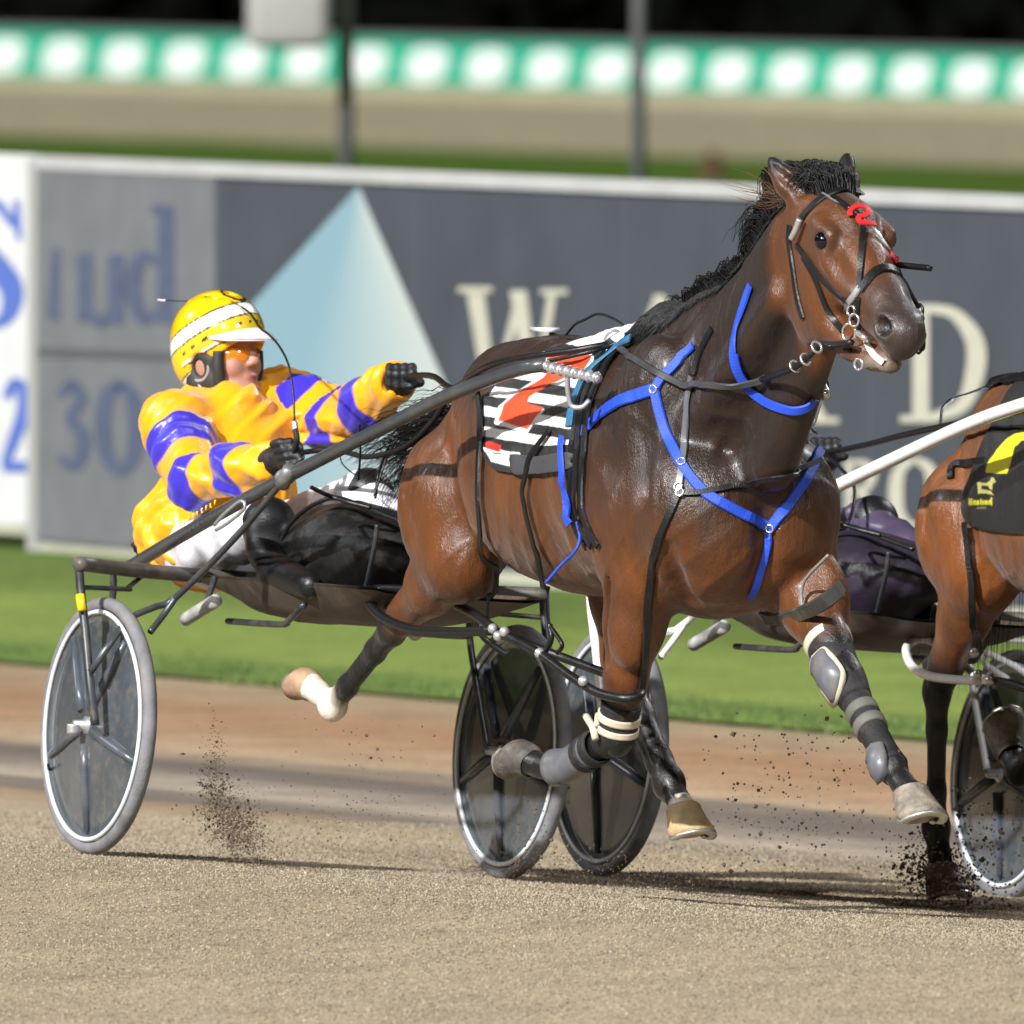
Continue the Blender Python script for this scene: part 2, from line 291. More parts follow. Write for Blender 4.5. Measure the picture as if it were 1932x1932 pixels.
# triangle logo: printed blend from blue to cream
tri = MB(); A = (676, 352); Bq = (90, 1000); Cq = (955, 985); nx = 24
V = []; cols = []
for i in range(nx+1):
    f = i/nx; q = (Bq[0]+(Cq[0]-Bq[0])*f, Bq[1]+(Cq[1]-Bq[1])*f)
    V += [L(*A, BS+.0335), L(*q, BS+.0335)]; g = min(1, max(0, (f-.45)/.5)); c = np.array((.17, .275, .335))*(1-g)+np.array((.36, .40, .39))*g; cols += [c, c]
o = mesh('triangle_logo', W(np.array(V)), [[2*i, 2*i+1, 2*i+3, 2*i+2] for i in range(nx)], attr_color(mat('logo_print', (.3, .4, .5), .55), 'col'), db, smooth=False); set_colors(o, np.array(cols))
def serif(x0, x1, y, h=11): return ('P', [(x0, y), (x1, y), (x1, y+h), (x0, y+h)])
letters('lettering', [[('P', [(880, 548), (912, 548), (938, 770), (918, 770)]), ('P', [(975, 548), (990, 548), (935, 770), (922, 770)]), ('P', [(962, 548), (992, 548), (1018, 770), (998, 770)]), ('P', [(1034, 548), (1050, 548), (1015, 770), (1002, 770)]), serif(864, 928, 541), serif(1020, 1070, 545)],
                      [('P', [(1236, 556), (1250, 556), (1160, 775), (1146, 775)]), ('P', [(1232, 556), (1252, 556), (1345, 782), (1312, 782)]), ('P', [(1190, 690), (1290, 693), (1290, 710), (1186, 707)]), serif(1128, 1180, 775), serif(1290, 1368, 780)],
                      [('P', [(1420, 570), (1450, 571), (1450, 785), (1420, 784)]), ('S', [(1450, 578, 7), (1500, 590, 11), (1520, 630, 14), (1495, 672, 11), (1450, 682, 7)]), ('P', [(1470, 680), (1500, 676), (1560, 790), (1530, 790)]), serif(1400, 1470, 784), serif(1522, 1582, 788)],
                      [('P', [(1722, 580), (1752, 581), (1752, 790), (1722, 788)]), serif(1698, 1770, 574, 13), serif(1698, 1770, 784, 13), ('S', [(1752, 582, 8), (1800, 592, 11), (1838, 640, 17), (1840, 700, 18), (1815, 765, 13), (1752, 790, 8)])],
                      [('P', [(1594, 868), (1608, 868), (1608, 984), (1594, 984)]), ('S', [(1608, 872, 4), (1634, 876, 7), (1646, 896, 9), (1634, 920, 7), (1608, 926, 4)]), ('P', [(1616, 926), (1632, 924), (1654, 986), (1636, 986)]), serif(1584, 1618, 980, 7), serif(1630, 1660, 982, 7)],
                      [('S', [(1726, 866, 5), (1698, 885, 11), (1690, 930, 14), (1698, 972, 11), (1726, 992, 5), (1754, 972, 11), (1762, 930, 14), (1754, 885, 11), (1726, 866, 5)])]], cream, db)
for x in (150, 700, 1300, 1900, 2600, 3500, 4600, 6000, 8000):
    mb = MB(); p = np.array(Bp(x, ybot(x)+24, -.06)); g = gz(12.2)
    mb.box((p[0], p[1], (p[2]+g)/2-.05), (HV, RV, (0, 0, 1)), (.03, .03, abs(p[2]-g)/2+.06)); mb.build('foot_post', basem, db, smooth=False)

# ================================================================== posts behind the boards
def pole(px, Yd, w_px, label, y_hi):
    r = .5*w_px*(Yd+60)/F; x = (px-966)/F*(Yd+60); u, v = uv_of(x, Yd); g = float(gz(u))
    t = thing('light_pole', label, 'pole', (x, Yd, g), 'steel poles behind the sign boards'); mb = MB(); mb.tube([(x, Yd, g-.1), (x, Yd, g+2.0), (x, Yd, y_hi)], [r*1.12, r, r*.92], 16); mb.build('shaft', polem, t)
    c = MB(); c.tube([(x, Yd, g), (x, Yd, g+.05)], [r*2.2, r*2.2], 16); c.build('base_plate', polem, t); return t, x
polem = mat('pole_paint', (.09, .09, .095), .5, .2, noise=.3, nscale=3)
t1, x1 = pole(653, 62, 30, 'grey steel pole carrying the box-shaped loudspeaker at left', 6)
t2, x2 = pole(1205, 62, 27, 'slim bare dark steel pole right of the picture centre', 6)
b = thing('loudspeaker', 'large pale grey rounded box hung on the left pole', 'loudspeaker', (x1-.2, 61.8, 2))
def rbox(c, hs, m, name, parent, r=.04):
    bm = bmesh.new(); bmesh.ops.create_cube(bm, size=2)
    for v in bm.verts: v.co = Vector((v.co.x*hs[0], v.co.y*hs[1], v.co.z*hs[2]))
    bmesh.ops.bevel(bm, geom=bm.edges[:], offset=r, segments=4, affect='EDGES', profile=.5)
    V = [tuple(v.co+Vector(c)) for v in bm.verts]; Fc = [[v.index for v in f.verts] for f in bm.faces]; bm.free()
    return mesh(name, V, Fc, m, parent)
sz = 122./F
zc = CAMZ-(20+364)/F*122
rbox((x1-108*sz, 61.7, zc+.06), (78*sz, .2, .26), mat('speaker_grey', (.30, .29, .28), .45, noise=.1), 'cabinet', b, .07)
rbox((x1-45*sz, 61.75, zc+.05), (32*sz, .12, .12), mat('bracket_dark', (.05, .05, .05), .5), 'bracket', b, .03)
cone = thing('marker_cone', 'small dark brown cone standing on the far green turf', 'cone', ((1345-966)/F*182, 122, float(gz(60))))
cb = MB(); cx, cy = (1345-966)/F*182, 122; cb.tube([(cx, cy, -.22), (cx, cy, -.15), (cx, cy, -.149), (cx, cy, .05)], [.13, .13, .09, .045], 14); cb.build('cone_body', mat('cone_brown', (.06, .025, .012), .6), cone)
# ================================================================== advertising fence across the track
FS = -74.0
ff = thing('advertising_fence', 'long low green banner fence with repeated white blobs across the far track', 'fence', W(L(966, 170, FS)))
bt = lambda x: 57+.0233*x; bb = lambda x: 143+.0233*x
def far(px, py, off): return L(px, py, FS+off)
def fslab(name, poly, m, off, th):
    p = np.array([far(x, y, off) for x, y in poly]); n = len(p); q = p-np.array([0, th, 0])
    return mesh(name, W(np.vstack([p, q])), [list(range(n)), list(range(2*n-1, n-1, -1))]+[[i, n+i, n+(i+1) % n, (i+1) % n] for i in range(n)], m, ff, smooth=False)
fslab('banner', [(-4000, bt(-4000)), (7000, bt(7000)), (7000, bb(7000)), (-4000, bb(-4000))], mat('banner_green', (.006, .30, .185), .5, noise=.1, nscale=1), 0, .03)
fslab('skirt', [(-4000, bb(-4000)), (7000, bb(7000)), (7000, bb(7000)+90), (-4000, bb(-4000)+90)], mat('skirt_tan', (.29, .26, .17), .8, noise=.12, nscale=1.2), -.004, .03)
fslab('top_rail', [(-4000, bt(-4000)-8), (7000, bt(7000)-8), (7000, bt(7000)), (-4000, bt(-4000))], mat('rail_grey', (.12, .13, .12), .6), .01, .05)
lm = mat('logo_white', (.62, .68, .66), .5)
x = -1822; k = 0
while x < 4300:
    yc = (bt(x)+bb(x))/2+4; p = []
    for a in range(16):
        an = 2*math.pi*a/16; xx = 38*np.sign(math.cos(an))*abs(math.cos(an))**.65; yy = 32*np.sign(math.sin(an))*abs(math.sin(an))**.65; p.append((x+xx-yy*.22, yc+yy))
    fslab('banner_logo', p, lm, .006, .004); x += 114.2

# belt of trees added beyond the fence, its night dark put into near-black colour (reads as one mass)
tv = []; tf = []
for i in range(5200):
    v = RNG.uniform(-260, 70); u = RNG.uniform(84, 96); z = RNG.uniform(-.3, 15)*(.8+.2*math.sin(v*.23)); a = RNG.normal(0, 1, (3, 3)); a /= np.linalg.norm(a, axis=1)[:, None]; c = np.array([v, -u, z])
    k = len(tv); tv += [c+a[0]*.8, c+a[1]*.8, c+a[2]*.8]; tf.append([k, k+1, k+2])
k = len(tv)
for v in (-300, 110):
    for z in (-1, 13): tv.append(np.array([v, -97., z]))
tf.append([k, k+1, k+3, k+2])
o = mesh('tree_backdrop', W(np.array(tv)), tf, mat('painted_night_foliage', (.0022, .0026, .0016), .95, spec=.02), smooth=False); tag(o, 'added belt of trees coloured near black as unlit night above the green banner fence', 'trees', kind='stuff')
# ================================================================== sculpting: smooth distance fields -> one continuous skin
class Field:
    def __init__(s, lo, hi, h):
        s.lo = np.array(lo, float); s.h = h; s.n = np.ceil((np.array(hi)-s.lo)/h).astype(int)+1
        s.d = np.full(s.n, 1.0, np.float32); s.loff = np.zeros(3)
    def block(s, lo, hi):
        a = np.clip(np.floor((np.array(lo)-s.lo)/s.h).astype(int), 0, s.n); b = np.clip(np.ceil((np.array(hi)-s.lo)/s.h).astype(int)+1, 0, s.n)
        if (b <= a).any(): return None
        sl = tuple(slice(i, j) for i, j in zip(a, b))
        g = [(s.lo[i]+s.h*np.arange(a[i], b[i])).astype(np.float32) for i in range(3)]
        return sl, g[0][:, None, None], g[1][None, :, None], g[2][None, None, :]
    def mix(s, sl, d, k, sub):
        a = s.d[sl]
        if sub:
            d = -d; h = np.maximum(k-np.abs(a-d), 0)/max(k, 1e-6); s.d[sl] = np.maximum(a, d)+h*h*k*.25
        else:
            h = np.maximum(k-np.abs(a-d), 0)/max(k, 1e-6); s.d[sl] = np.minimum(a, d)-h*h*k*.25
    def seg(s, a, b, ra, rb, w=1.0, k=.03, sub=False, sym=False):
        a = np.array(a, np.float32); b = np.array(b, np.float32)
        if sym: s.seg(a*[1, -1, 1], b*[1, -1, 1], ra, rb, w, k, sub)
        R = max(ra, rb)*max(1, w)+k+3*s.h
        bl = s.block(np.minimum(a, b)-R, np.maximum(a, b)+R)
        if bl is None: return
        sl, x, y, z = bl; iw = 1/w
        dx, dy, dz = b[0]-a[0], (b[1]-a[1])*iw, b[2]-a[2]; LL = dx*dx+dy*dy+dz*dz+1e-12
        X, Y, Z = x-a[0], (y-a[1])*iw, z-a[2]
        t = np.clip((X*dx+Y*dy+Z*dz)/LL, 0, 1)
        d = np.sqrt((X-t*dx)**2+(Y-t*dy)**2+(Z-t*dz)**2)-(ra+(rb-ra)*t)
        s.mix(sl, d*min(1, w), k, sub)
    def chain(s, pts, w=1.0, k=.03, sub=False, sym=False):
        for p, q in zip(pts[:-1], pts[1:]): s.seg(p[:3], q[:3], p[3], q[3], w, k, sub, sym)
    def ell(s, c, r, rot=None, k=.03, sub=False, sym=False):
        c = np.array(c, float); r = np.array(r, float)
        if rot is None: A = np.eye(3)
        else: A = np.array(rot, float); A = A/np.linalg.norm(A, axis=1)[:, None]        # rows = local axes
        if sym:
            s.ell(c*[1, -1, 1], r, A*[1, -1, 1], k, sub)
        R = max(r)+k+3*s.h; bl = s.block(c-R, c+R)
        if bl is None: return
        sl, x, y, z = bl; X, Y, Z = x-c[0], y-c[1], z-c[2]
        q = [(A[i, 0]*X+A[i, 1]*Y+A[i, 2]*Z)/r[i] for i in range(3)]
        k0 = np.sqrt(q[0]**2+q[1]**2+q[2]**2)+1e-6; k1 = np.sqrt((q[0]/r[0])**2+(q[1]/r[1])**2+(q[2]/r[2])**2)+1e-6
        s.mix(sl, (k0*(k0-1)/k1).astype(np.float32), k, sub)
    def plane_cut(s, lo, hi, p, n, k=.005):
        sl, x, y, z = s.block(lo, hi); n = np.array(n, float); n /= np.linalg.norm(n)
        s.mix(sl, (-((x-p[0])*n[0]+(y-p[1])*n[1]+(z-p[2])*n[2])).astype(np.float32), k, True)
    def wrinkle(s, lo, hi, fn):
        bl = s.block(lo, hi); sl, x, y, z = bl; a = s.d[sl]; m = np.exp(-(a/.03)**2); s.d[sl] = a+fn(x, y, z)*m
    def sample(s, p):
        q = (np.asarray(p, float)-s.lo)/s.h; q = np.clip(q, 0, s.n-1.001); i = q.astype(int); f = q-i; out = 0
        for a in (0, 1):
            for b in (0, 1):
                for c in (0, 1):
                    w = (f[..., 0] if a else 1-f[..., 0])*(f[..., 1] if b else 1-f[..., 1])*(f[..., 2] if c else 1-f[..., 2])
                    out = out+w*s.d[i[..., 0]+a, i[..., 1]+b, i[..., 2]+c]
        return out
    def grad(s, p):
        e = s.h*1.5; p = np.asarray(p, float)
        g = np.stack([s.sample(p+np.eye(3)[i]*e)-s.sample(p-np.eye(3)[i]*e) for i in range(3)], -1)
        return g/(np.linalg.norm(g, axis=-1, keepdims=True)+1e-9)
    def push(s, p, off, it=6):                     # move points along the gradient until they lie "off" outside the skin
        p = np.array(p, float)
        for _ in range(it): p = p+s.grad(p)*np.clip(off-s.sample(p), -.03, .03)[..., None]
        return p
    def hit(s, px, py, off=0.0):                   # where the sight line first meets the skin (nan = misses)
        px = np.asarray(px, float).ravel(); py = np.asarray(py, float).ravel(); d = ray(px, py)
        o = Linv(np.array([0, CAMY, CAMZ])); e = Linv(np.array([0, CAMY, CAMZ])+d)-o; o = o-s.loff
        c = [np.array([s.lo[0] if i else s.lo[0]+(s.n[0]-1)*s.h, s.lo[1] if j else s.lo[1]+(s.n[1]-1)*s.h, s.lo[2]]) for i in (0, 1) for j in (0, 1)]
        en = np.linalg.norm(e, axis=1).mean(); ks = [np.dot(q-o, e.mean(0))/en**2 for q in c]; K = np.arange(min(ks)-.3, max(ks)+.3, .008)
        out = np.full((len(px), 3), np.nan)
        P = o+e[:, None, :]*K[None, :, None]; D = s.sample(P)-off
        ins = ((P > s.lo) & (P < s.lo+(s.n-1)*s.h)).all(-1); D = np.where(ins, D, 1.0)
        neg = D < 0; has = neg.any(1); j = neg.argmax(1)
        for i in np.where(has & (j > 0))[0]:
            a, b = D[i, j[i]-1], D[i, j[i]]; kk = K[j[i]-1]+(K[j[i]]-K[j[i]-1])*(a/(a-b) if a < .9 else 1); out[i] = o+e[i]*kk
        return out
    def skin(s):
        d = s.d; ins = d < 0; nx, ny, nz = d.shape
        c = np.zeros((nx-1, ny-1, nz-1), np.int8)
        for a in (0, 1):
            for b in (0, 1):
                for e in (0, 1): c += ins[a:nx-1+a, b:ny-1+b, e:nz-1+e]
        cells = np.argwhere((c > 0) & (c < 8)); idx = np.full(c.shape, -1, np.int64); idx[tuple(cells.T)] = np.arange(len(cells))
        off = np.array([[a, b, e] for a in (0, 1) for b in (0, 1) for e in (0, 1)])
        val = np.stack([d[tuple((cells+o).T)] for o in off], 1); acc = np.zeros((len(cells), 3)); cnt = np.zeros(len(cells))
        for i in range(8):
            for j in range(i+1, 8):
                if np.abs(off[i]-off[j]).sum() == 1:
                    a, b = val[:, i], val[:, j]; m = (a < 0) != (b < 0); t = np.where(m, a/np.where(m, a-b, 1), 0)
                    acc += np.where(m[:, None], off[i]+(off[j]-off[i])*t[:, None], 0); cnt += m
        V = s.lo+(cells+acc/cnt[:, None])*s.h; Q = []
        for ax in range(3):
            sl0 = [slice(None)]*3; sl1 = [slice(None)]*3; sl0[ax] = slice(0, -1); sl1[ax] = slice(1, None)
            A, B = ins[tuple(sl0)], ins[tuple(sl1)]; e = np.argwhere(A != B); u, v = [(1, 2), (2, 0), (0, 1)][ax]
            e = e[(e[:, u] > 0) & (e[:, v] > 0) & (e[:, u] < d.shape[u]-1) & (e[:, v] < d.shape[v]-1)]
            eu, ev = np.eye(3, dtype=int)[u], np.eye(3, dtype=int)[v]
            q = np.stack([idx[tuple((e-eu-ev).T)], idx[tuple((e-ev).T)], idx[tuple(e.T)], idx[tuple((e-eu).T)]], 1)
            fl = ~A[tuple(e.T)]; q[fl] = q[fl][:, ::-1]; Q.append(q)
        Q = np.vstack(Q); return V, Q
def largest(V, Q):                                 # keep only the biggest connected piece
    par = np.arange(len(V))
    for _ in range(200):
        m = par[Q].min(1); new = par.copy()
        for k in range(4): np.minimum.at(new, Q[:, k], m)
        new = new[new]
        if (new == par).all(): break
        par = new
    l, c = np.unique(par, return_counts=True); keep = par == l[c.argmax()]
    mp = np.cumsum(keep)-1; return V[keep], mp[Q[keep[Q].all(1)]]
def field_mesh(f, name, m, parent, one=True, relax=0):
    V, Q = f.skin()
    if one: V, Q = largest(V, Q)
    for _ in range(relax):
        acc = np.zeros_like(V); cn = np.zeros(len(V))
        for k in range(4):
            np.add.at(acc, Q[:, k], V[Q[:, (k+1) % 4]]); np.add.at(cn, Q[:, k], 1)
        V = V*.5+acc/cn[:, None]*.5
    o = mesh(name, W(V+f.loff), Q[:, ::-1], m, parent); return o, V
# straps and cloth laid on a skin
def drape_path(f, pts, off, n=60):
    c = spline(np.array(pts, float), n); h = f.hit(c[:, 0], c[:, 1]); ok = ~np.isnan(h[:, 0])
    if not ok.any(): return None
    i = np.arange(n); h = np.stack([np.interp(i, i[ok], h[ok, k]) for k in range(3)], 1)
    bad = ~ok
    if bad.any():                                   # off the body: keep to the sight line at the neighbours' distance
        cam0 = Linv(np.array([0, CAMY, CAMZ]))-f.loff; r = ray(c[:, 0], c[:, 1])
        dist = np.linalg.norm(h-cam0, axis=1)/np.linalg.norm(r, axis=1)
        h[bad] = (Linv(np.array([0, CAMY, CAMZ])+r*dist[:, None])-f.loff)[bad]; f_ok = ok
    for _ in range(2): h[1:-1] = .25*h[:-2]+.5*h[1:-1]+.25*h[2:]
    h[ok] = f.push(h[ok], off)
    return h
def ribbon(mb, pts, nrm, width, th=.003):
    pts = np.asarray(pts); tg = np.gradient(pts, axis=0); tg /= np.linalg.norm(tg, axis=1)[:, None]+1e-9
    sd = np.cross(nrm, tg); sd /= np.linalg.norm(sd, axis=1)[:, None]+1e-9; V = []; hw = np.broadcast_to(np.asarray(width)/2, (len(pts),))
    for p, s_, nn, w in zip(pts, sd, nrm, hw): V += [p-s_*w-nn*th*.2, p-s_*w*.8+nn*th, p+s_*w*.8+nn*th, p+s_*w-nn*th*.2]
    f = [[4*i+k, 4*i+(k+1) % 4, 4*i+4+(k+1) % 4, 4*i+4+k] for i in range(len(pts)-1) for k in range(4)]+[[3, 2, 1, 0], [4*len(pts)-4+k for k in range(4)]]
    mb.add(V, f)
def strap(f, name, pts, width, m, parent, off=.004, n=60, th=.003, world=True):
    h = drape_path(f, pts, off, n)
    if h is None: print('no hit', name); return None
    mb = MB(); ribbon(mb, W(h+f.loff), W(f.grad(h))-W(np.zeros(3)), width*1.5, th); return mb.build(name, m, parent, smooth=False)

def inside(poly, x, y):
    c = np.zeros(x.shape, bool); n = len(poly)
    for i in range(n):
        x1, y1 = poly[i]; x2, y2 = poly[(i+1) % n]
        m = (y1 > y) != (y2 > y); xx = (x2-x1)*(y-y1)/((y2-y1) or 1e-9)+x1; c ^= m & (x < xx)
    return c
def patch(f, name, poly, m, parent, off=.006, dome=.0, n=60, rings=9, smooth=True, thick=.004):
    p = np.array(poly, float); c = p.mean(0); b = spline(np.vstack([p, p[:1]]), n+1)[:-1]; P = [c[None]]; R = [np.zeros(1)]
    for k in range(1, rings+1): P.append(c+(b-c)*k/rings); R.append(np.full(n, k/rings))
    P = np.vstack(P); R = np.concatenate(R); h = f.hit(P[:, 0], P[:, 1]); ok = ~np.isnan(h[:, 0])
    cam0 = Linv(np.array([0, CAMY, CAMZ]))-f.loff; r = ray(P[:, 0], P[:, 1]); dm = np.linalg.norm(h[ok]-cam0, axis=1)/np.linalg.norm(r[ok], axis=1)
    for i in np.where(~ok)[0]:
        j = np.argmin(((P[ok]-P[i])**2).sum(1)); h[i] = Linv(np.array([0, CAMY, CAMZ])+r[i]*dm[j])-f.loff
    h[ok] = f.push(h[ok], off); g = f.grad(h); h = h+g*(dome*(1-R**2))[:, None]
    e = h.copy(); last = slice(1+(rings-1)*n, 1+rings*n); e = h[last]-g[last]*(off+thick)
    V = np.vstack([h, e]); F_ = [[0, 1+k, 1+(k+1) % n] for k in range(n)]
    for q in range(rings-1):
        a = 1+q*n; F_ += [[a+k, a+n+k, a+n+(k+1) % n, a+(k+1) % n] for k in range(n)]
    a = 1+(rings-1)*n; z = len(h); F_ += [[a+k, z+k, z+(k+1) % n, a+(k+1) % n] for k in range(n)]
    return mesh(name, W(V+f.loff), F_, m, parent, smooth), P, len(h)
def sleeve(name, J, rad, m, parent, n=22, loff=0, seg=14, sc=1.0, sw=.95):     # fitted tube round a limb: joints J, radius list
    c = spline(np.hstack([np.array(J, float), np.array(rad, float)[:, None]]), seg); pts = c[:, :3]; r = c[:, 3]
    tg = np.gradient(pts, axis=0); tg /= np.linalg.norm(tg, axis=1)[:, None]; V = []
    for p, t_, rr in zip(pts, tg, r):
        u = np.cross(t_, [0, 1, 0]); u /= np.linalg.norm(u); w = np.cross(t_, u)
        for k in range(n): a = 2*math.pi*k/n; V.append(p+rr*(math.cos(a)*u+sw*math.sin(a)*w))
    e0 = [pts[0]+(v-pts[0])*.86 for v in V[:n]]; e1 = [pts[-1]+(v-pts[-1])*.86 for v in V[-n:]]; V = e0+V+e1; q = seg+2
    mb = MB(); mb.add(W(np.array(V)+loff), [[i*n+k, i*n+(k+1) % n, (i+1)*n+(k+1) % n, (i+1)*n+k] for i in range(q-1) for k in range(n)]); return mb.build(name, m, parent)
def hair(name, roots, paths, r0, m, parent, loff=0):             # many tapering locks: paths = (n, k, 3)
    P = np.asarray(paths, float); n, k, _ = P.shape; tg = np.gradient(P, axis=1); tg /= np.linalg.norm(tg, axis=2, keepdims=True)+1e-9
    u = np.cross(tg, np.array([.3, 1, .2])); u /= np.linalg.norm(u, axis=2, keepdims=True)+1e-9; w = np.cross(tg, u)
    rr = (np.asarray(r0).reshape(-1, 1)*np.sqrt(np.linspace(1, .02, k))[None]); V = []
    for a in (0, 2.094, 4.189): V.append(P+rr[..., None]*(math.cos(a)*u+math.sin(a)*w))
    V = np.stack(V, 2).reshape(-1, 3); b = (np.arange(n)[:, None, None]*k+np.arange(k-1)[None, :, None])*3; j = np.arange(3)[None, None]
    Fq = np.stack([b+j, b+(j+1) % 3, b+3+(j+1) % 3, b+3+j], -1).reshape(-1, 4)
    return mesh(name, W(V+loff), Fq, m, parent)
# ================================================================== the horses
def LP(px, py, s, r=None):
    p = L(px, py, s); return tuple(p) if r is None else (*p, r)
def horse_field(legs, lo, hi, h=.0075, pinned=True):
    f = Field(lo, hi, h)
    # trunk
    f.chain([(1.34, 0, 1.20, .215), (1.55, 0, 1.165, .28), (1.9, 0, 1.13, .31), (2.2, 0, 1.13, .325), (2.45, 0, 1.09, .30)], .88, .05)
    f.ell((1.75, .0, 1.04), (.42, .27, .23), k=.08)                      # belly
    f.seg((1.3, 0, 1.375), (1.75, 0, 1.38), .062, .065, 1.5, .08)          # spine
    f.chain([(1.95, 0, 1.405, .06), (2.25, 0, 1.485, .055), (2.5, 0, 1.50, .09)], .9, .1)      # withers
    f.ell((2.52, 0, 1.03), (.28, .235, .27), k=.08)                       # breast
    f.ell((2.65, .11, 1.01), (.15, .12, .19), k=.07, sym=True)           # pectorals
    f.seg((2.82, 0, 1.08), (2.77, 0, .88), .022, .022, k=.05, sub=True)      # breast furrow
    # quarters
    f.ell((1.43, .08, 1.235), (.20, .108, .145), k=.06, sym=True)
    f.ell((1.21, .085, 1.09), (.13, .11, .16), k=.05, sym=True)
    # shoulders
    f.ell((2.42, .165, 1.22), (.17, .10, .30), rot=[(.86, 0, -.5), (0, 1, 0), (.5, 0, .86)], k=.05, sym=True)
    f.ell((2.40, .215, 1.0), (.15, .085, .15), k=.045, sym=True)           # triceps
    f.ell((2.64, .18, 1.05), (.11, .085, .15), k=.06, sym=True)           # point of shoulder
    f.seg((2.56, .27, 1.32), (2.62, .25, 1.08), .014, .010, k=.06, sub=True, sym=True)
    f.seg((2.235, .315, 1.08), (2.30, .25, .86), .020, .022, k=.045, sub=True, sym=True)      # behind the elbow
    f.seg((2.70, .235, .93), (2.62, .13, .80), .016, .016, k=.05, sub=True, sym=True)
    # neck
    f.chain([(2.46, 0, 1.26, .25), (2.68, 0, 1.395, .19), (2.87, 0, 1.545, .152), (3.02, 0, 1.69, .128), (3.1, 0, 1.765, .11)], .64, .07)
    f.seg((2.5, 0, 1.49), (3.03, 0, 1.77), .042, .04, .9, .05)           # crest
    f.seg((2.66, .13, 1.26), (3.06, .085, 1.60), .042, .032, k=.045, sym=True)   # neck muscle
    f.seg((2.76, .095, 1.2), (3.1, .06, 1.53), .02, .016, k=.03, sub=True, sym=True)   # jugular groove
    f.seg((2.84, 0, 1.17), (3.14, 0, 1.52), .075, .06, .8, .05)            # windpipe
    # head
    f.ell((3.17, 0, 1.775), (.12, .085, .105), k=.05)
    f.chain([(3.12, 0, 1.79, .085), (3.26, 0, 1.745, .105), (3.36, 0, 1.665, .085), (3.48, 0, 1.585, .068), (3.565, 0, 1.535, .06)], .86, .04)
    f.ell((3.20, .048, 1.61), (.115, .05, .13), rot=[(.86, 0, -.5), (0, 1, 0), (.5, 0, .86)], k=.04, sym=True)     # jowl
    f.chain([(3.25, .035, 1.53, .042), (3.36, .028, 1.487, .036), (3.46, .02, 1.45, .03)], 1, .035, sym=True)
    f.chain([(3.555, 0, 1.54, .056), (3.597, 0, 1.515, .050), (3.577, 0, 1.493, .042)], .95, .03)                     # muzzle
    f.ell((3.505, 0, 1.447), (.045, .036, .027), rot=[(.83, 0, -.55), (0, 1, 0), (.55, 0, .83)], k=.02)   # chin
    f.seg((3.45, .040, 1.472), (3.56, .036, 1.464), .004, .004, k=.012, sub=True, sym=True)     # mouth
    f.ell((3.582, .046, 1.535), (.044, .026, .042), rot=[(.8, 0, -.6), (0, 1, 0), (.6, 0, .8)], k=.014, sym=True)        # nostril rim
    f.ell((3.598, .066, 1.537), (.031, .034, .025), rot=[(.8, 0, -.6), (0, 1, 0), (.6, 0, .8)], k=.008, sub=True, sym=True)
    f.seg((3.27, .082, 1.795), (3.345, .082, 1.765), .022, .018, k=.02, sym=True)     # brow
    f.ell((3.318, .086, 1.752), (.04, .022, .034), k=.02, sym=True); f.ell((3.32, .112, 1.751), (.036, .026, .026), k=.008, sub=True, sym=True)       # eye
    f.seg((3.33, .083, 1.70), (3.45, .055, 1.60), .018, .013, k=.03, sym=True)         # facial crest
    f.ell((3.395, .085, 1.675), (.05, .016, .03), rot=[(.8, 0, -.6), (0, 1, 0), (.6, 0, .8)], k=.03, sub=True, sym=True)
    for sg, tp in ((1, (3.035, .105, 1.955)), (-1, (3.10, -.085, 1.965))):            # ears, laid back
        b = (3.11, .058*sg, 1.855) if sg > 0 else (3.16, -.062, 1.87)
        b = np.array(b); tp = np.array(tp); m1 = b+(tp-b)*.45
        f.chain([(*b, .034), (*m1, .035), (*(b+(tp-b)*.8), .020), (*tp, .006)], .75, .02)
        ax = (tp-b)/np.linalg.norm(tp-b); f.seg(b+np.array([.035, .018*sg, .02]), b+(tp-b)*.8+np.array([.02, .015*sg, 0]), .02, .008, 1, .01, sub=True)
    # legs
    for lg in legs:
        kind, J = lg['kind'], lg['J']; s = np.sign(J[0][1])
        if kind == 'hind':
            hip, st, hk, fe, pa, co = [np.array(j) for j in J]
            hp_ = hip+np.array([.05, -.015*s, -.07]); f.chain([(*hp_, .12), (*(hip*.5+st*.5+np.array([0, 0, -.02])), .15), (*st, .125)], .82, .045)
            f.ell(hip*.42+st*.58+np.array([-.07, .03*s, 0]), (.12, .085, .18), k=.05)            # hamstring
            f.seg(hip+np.array([-.0, .135*s, -.04]), st+np.array([-.07, .135*s, .05]), .010, .008, k=.05, sub=True)
            rs = lg.get('rs', 1)
            f.chain([(*st, .105), (*(st*.6+hk*.4), .075), (*(st*.2+hk*.8), .048*rs), (*hk, .043*rs)], .85, .035)
            f.seg(st*.7+hk*.3+np.array([.02, .02*s, .0]), st*.3+hk*.7+np.array([.0, .012*s, 0]), .05, .03, .8, .03)
            d = hk-st; d /= np.linalg.norm(d); back = np.array([-d[2], 0, d[0]]); back = back if np.dot(back, hk-fe) > -9 else -back
            pt = hk+(hk-fe)/np.linalg.norm(hk-fe)*.045+(lg.get('hb', np.array([-.04, 0, .01])))
            f.seg(hk, pt, .034*rs, .02*rs, .8, .02); f.seg(pt, st*.35+hk*.65+lg.get('hb', np.array([-.04, 0, .01])), .014, .013, 1, .02)
            f.chain([(*(hk*.95+fe*.05), .040*rs), (*(hk*.7+fe*.3), .031*rs), (*(hk*.25+fe*.75), .029*rs), (*fe, .036*rs)], .85, .02)
        else:
            sh, eb, kn, fe, pa, co = [np.array(j) for j in J]
            f.chain([(*sh, .13), (*eb, .115)], .75, .05)
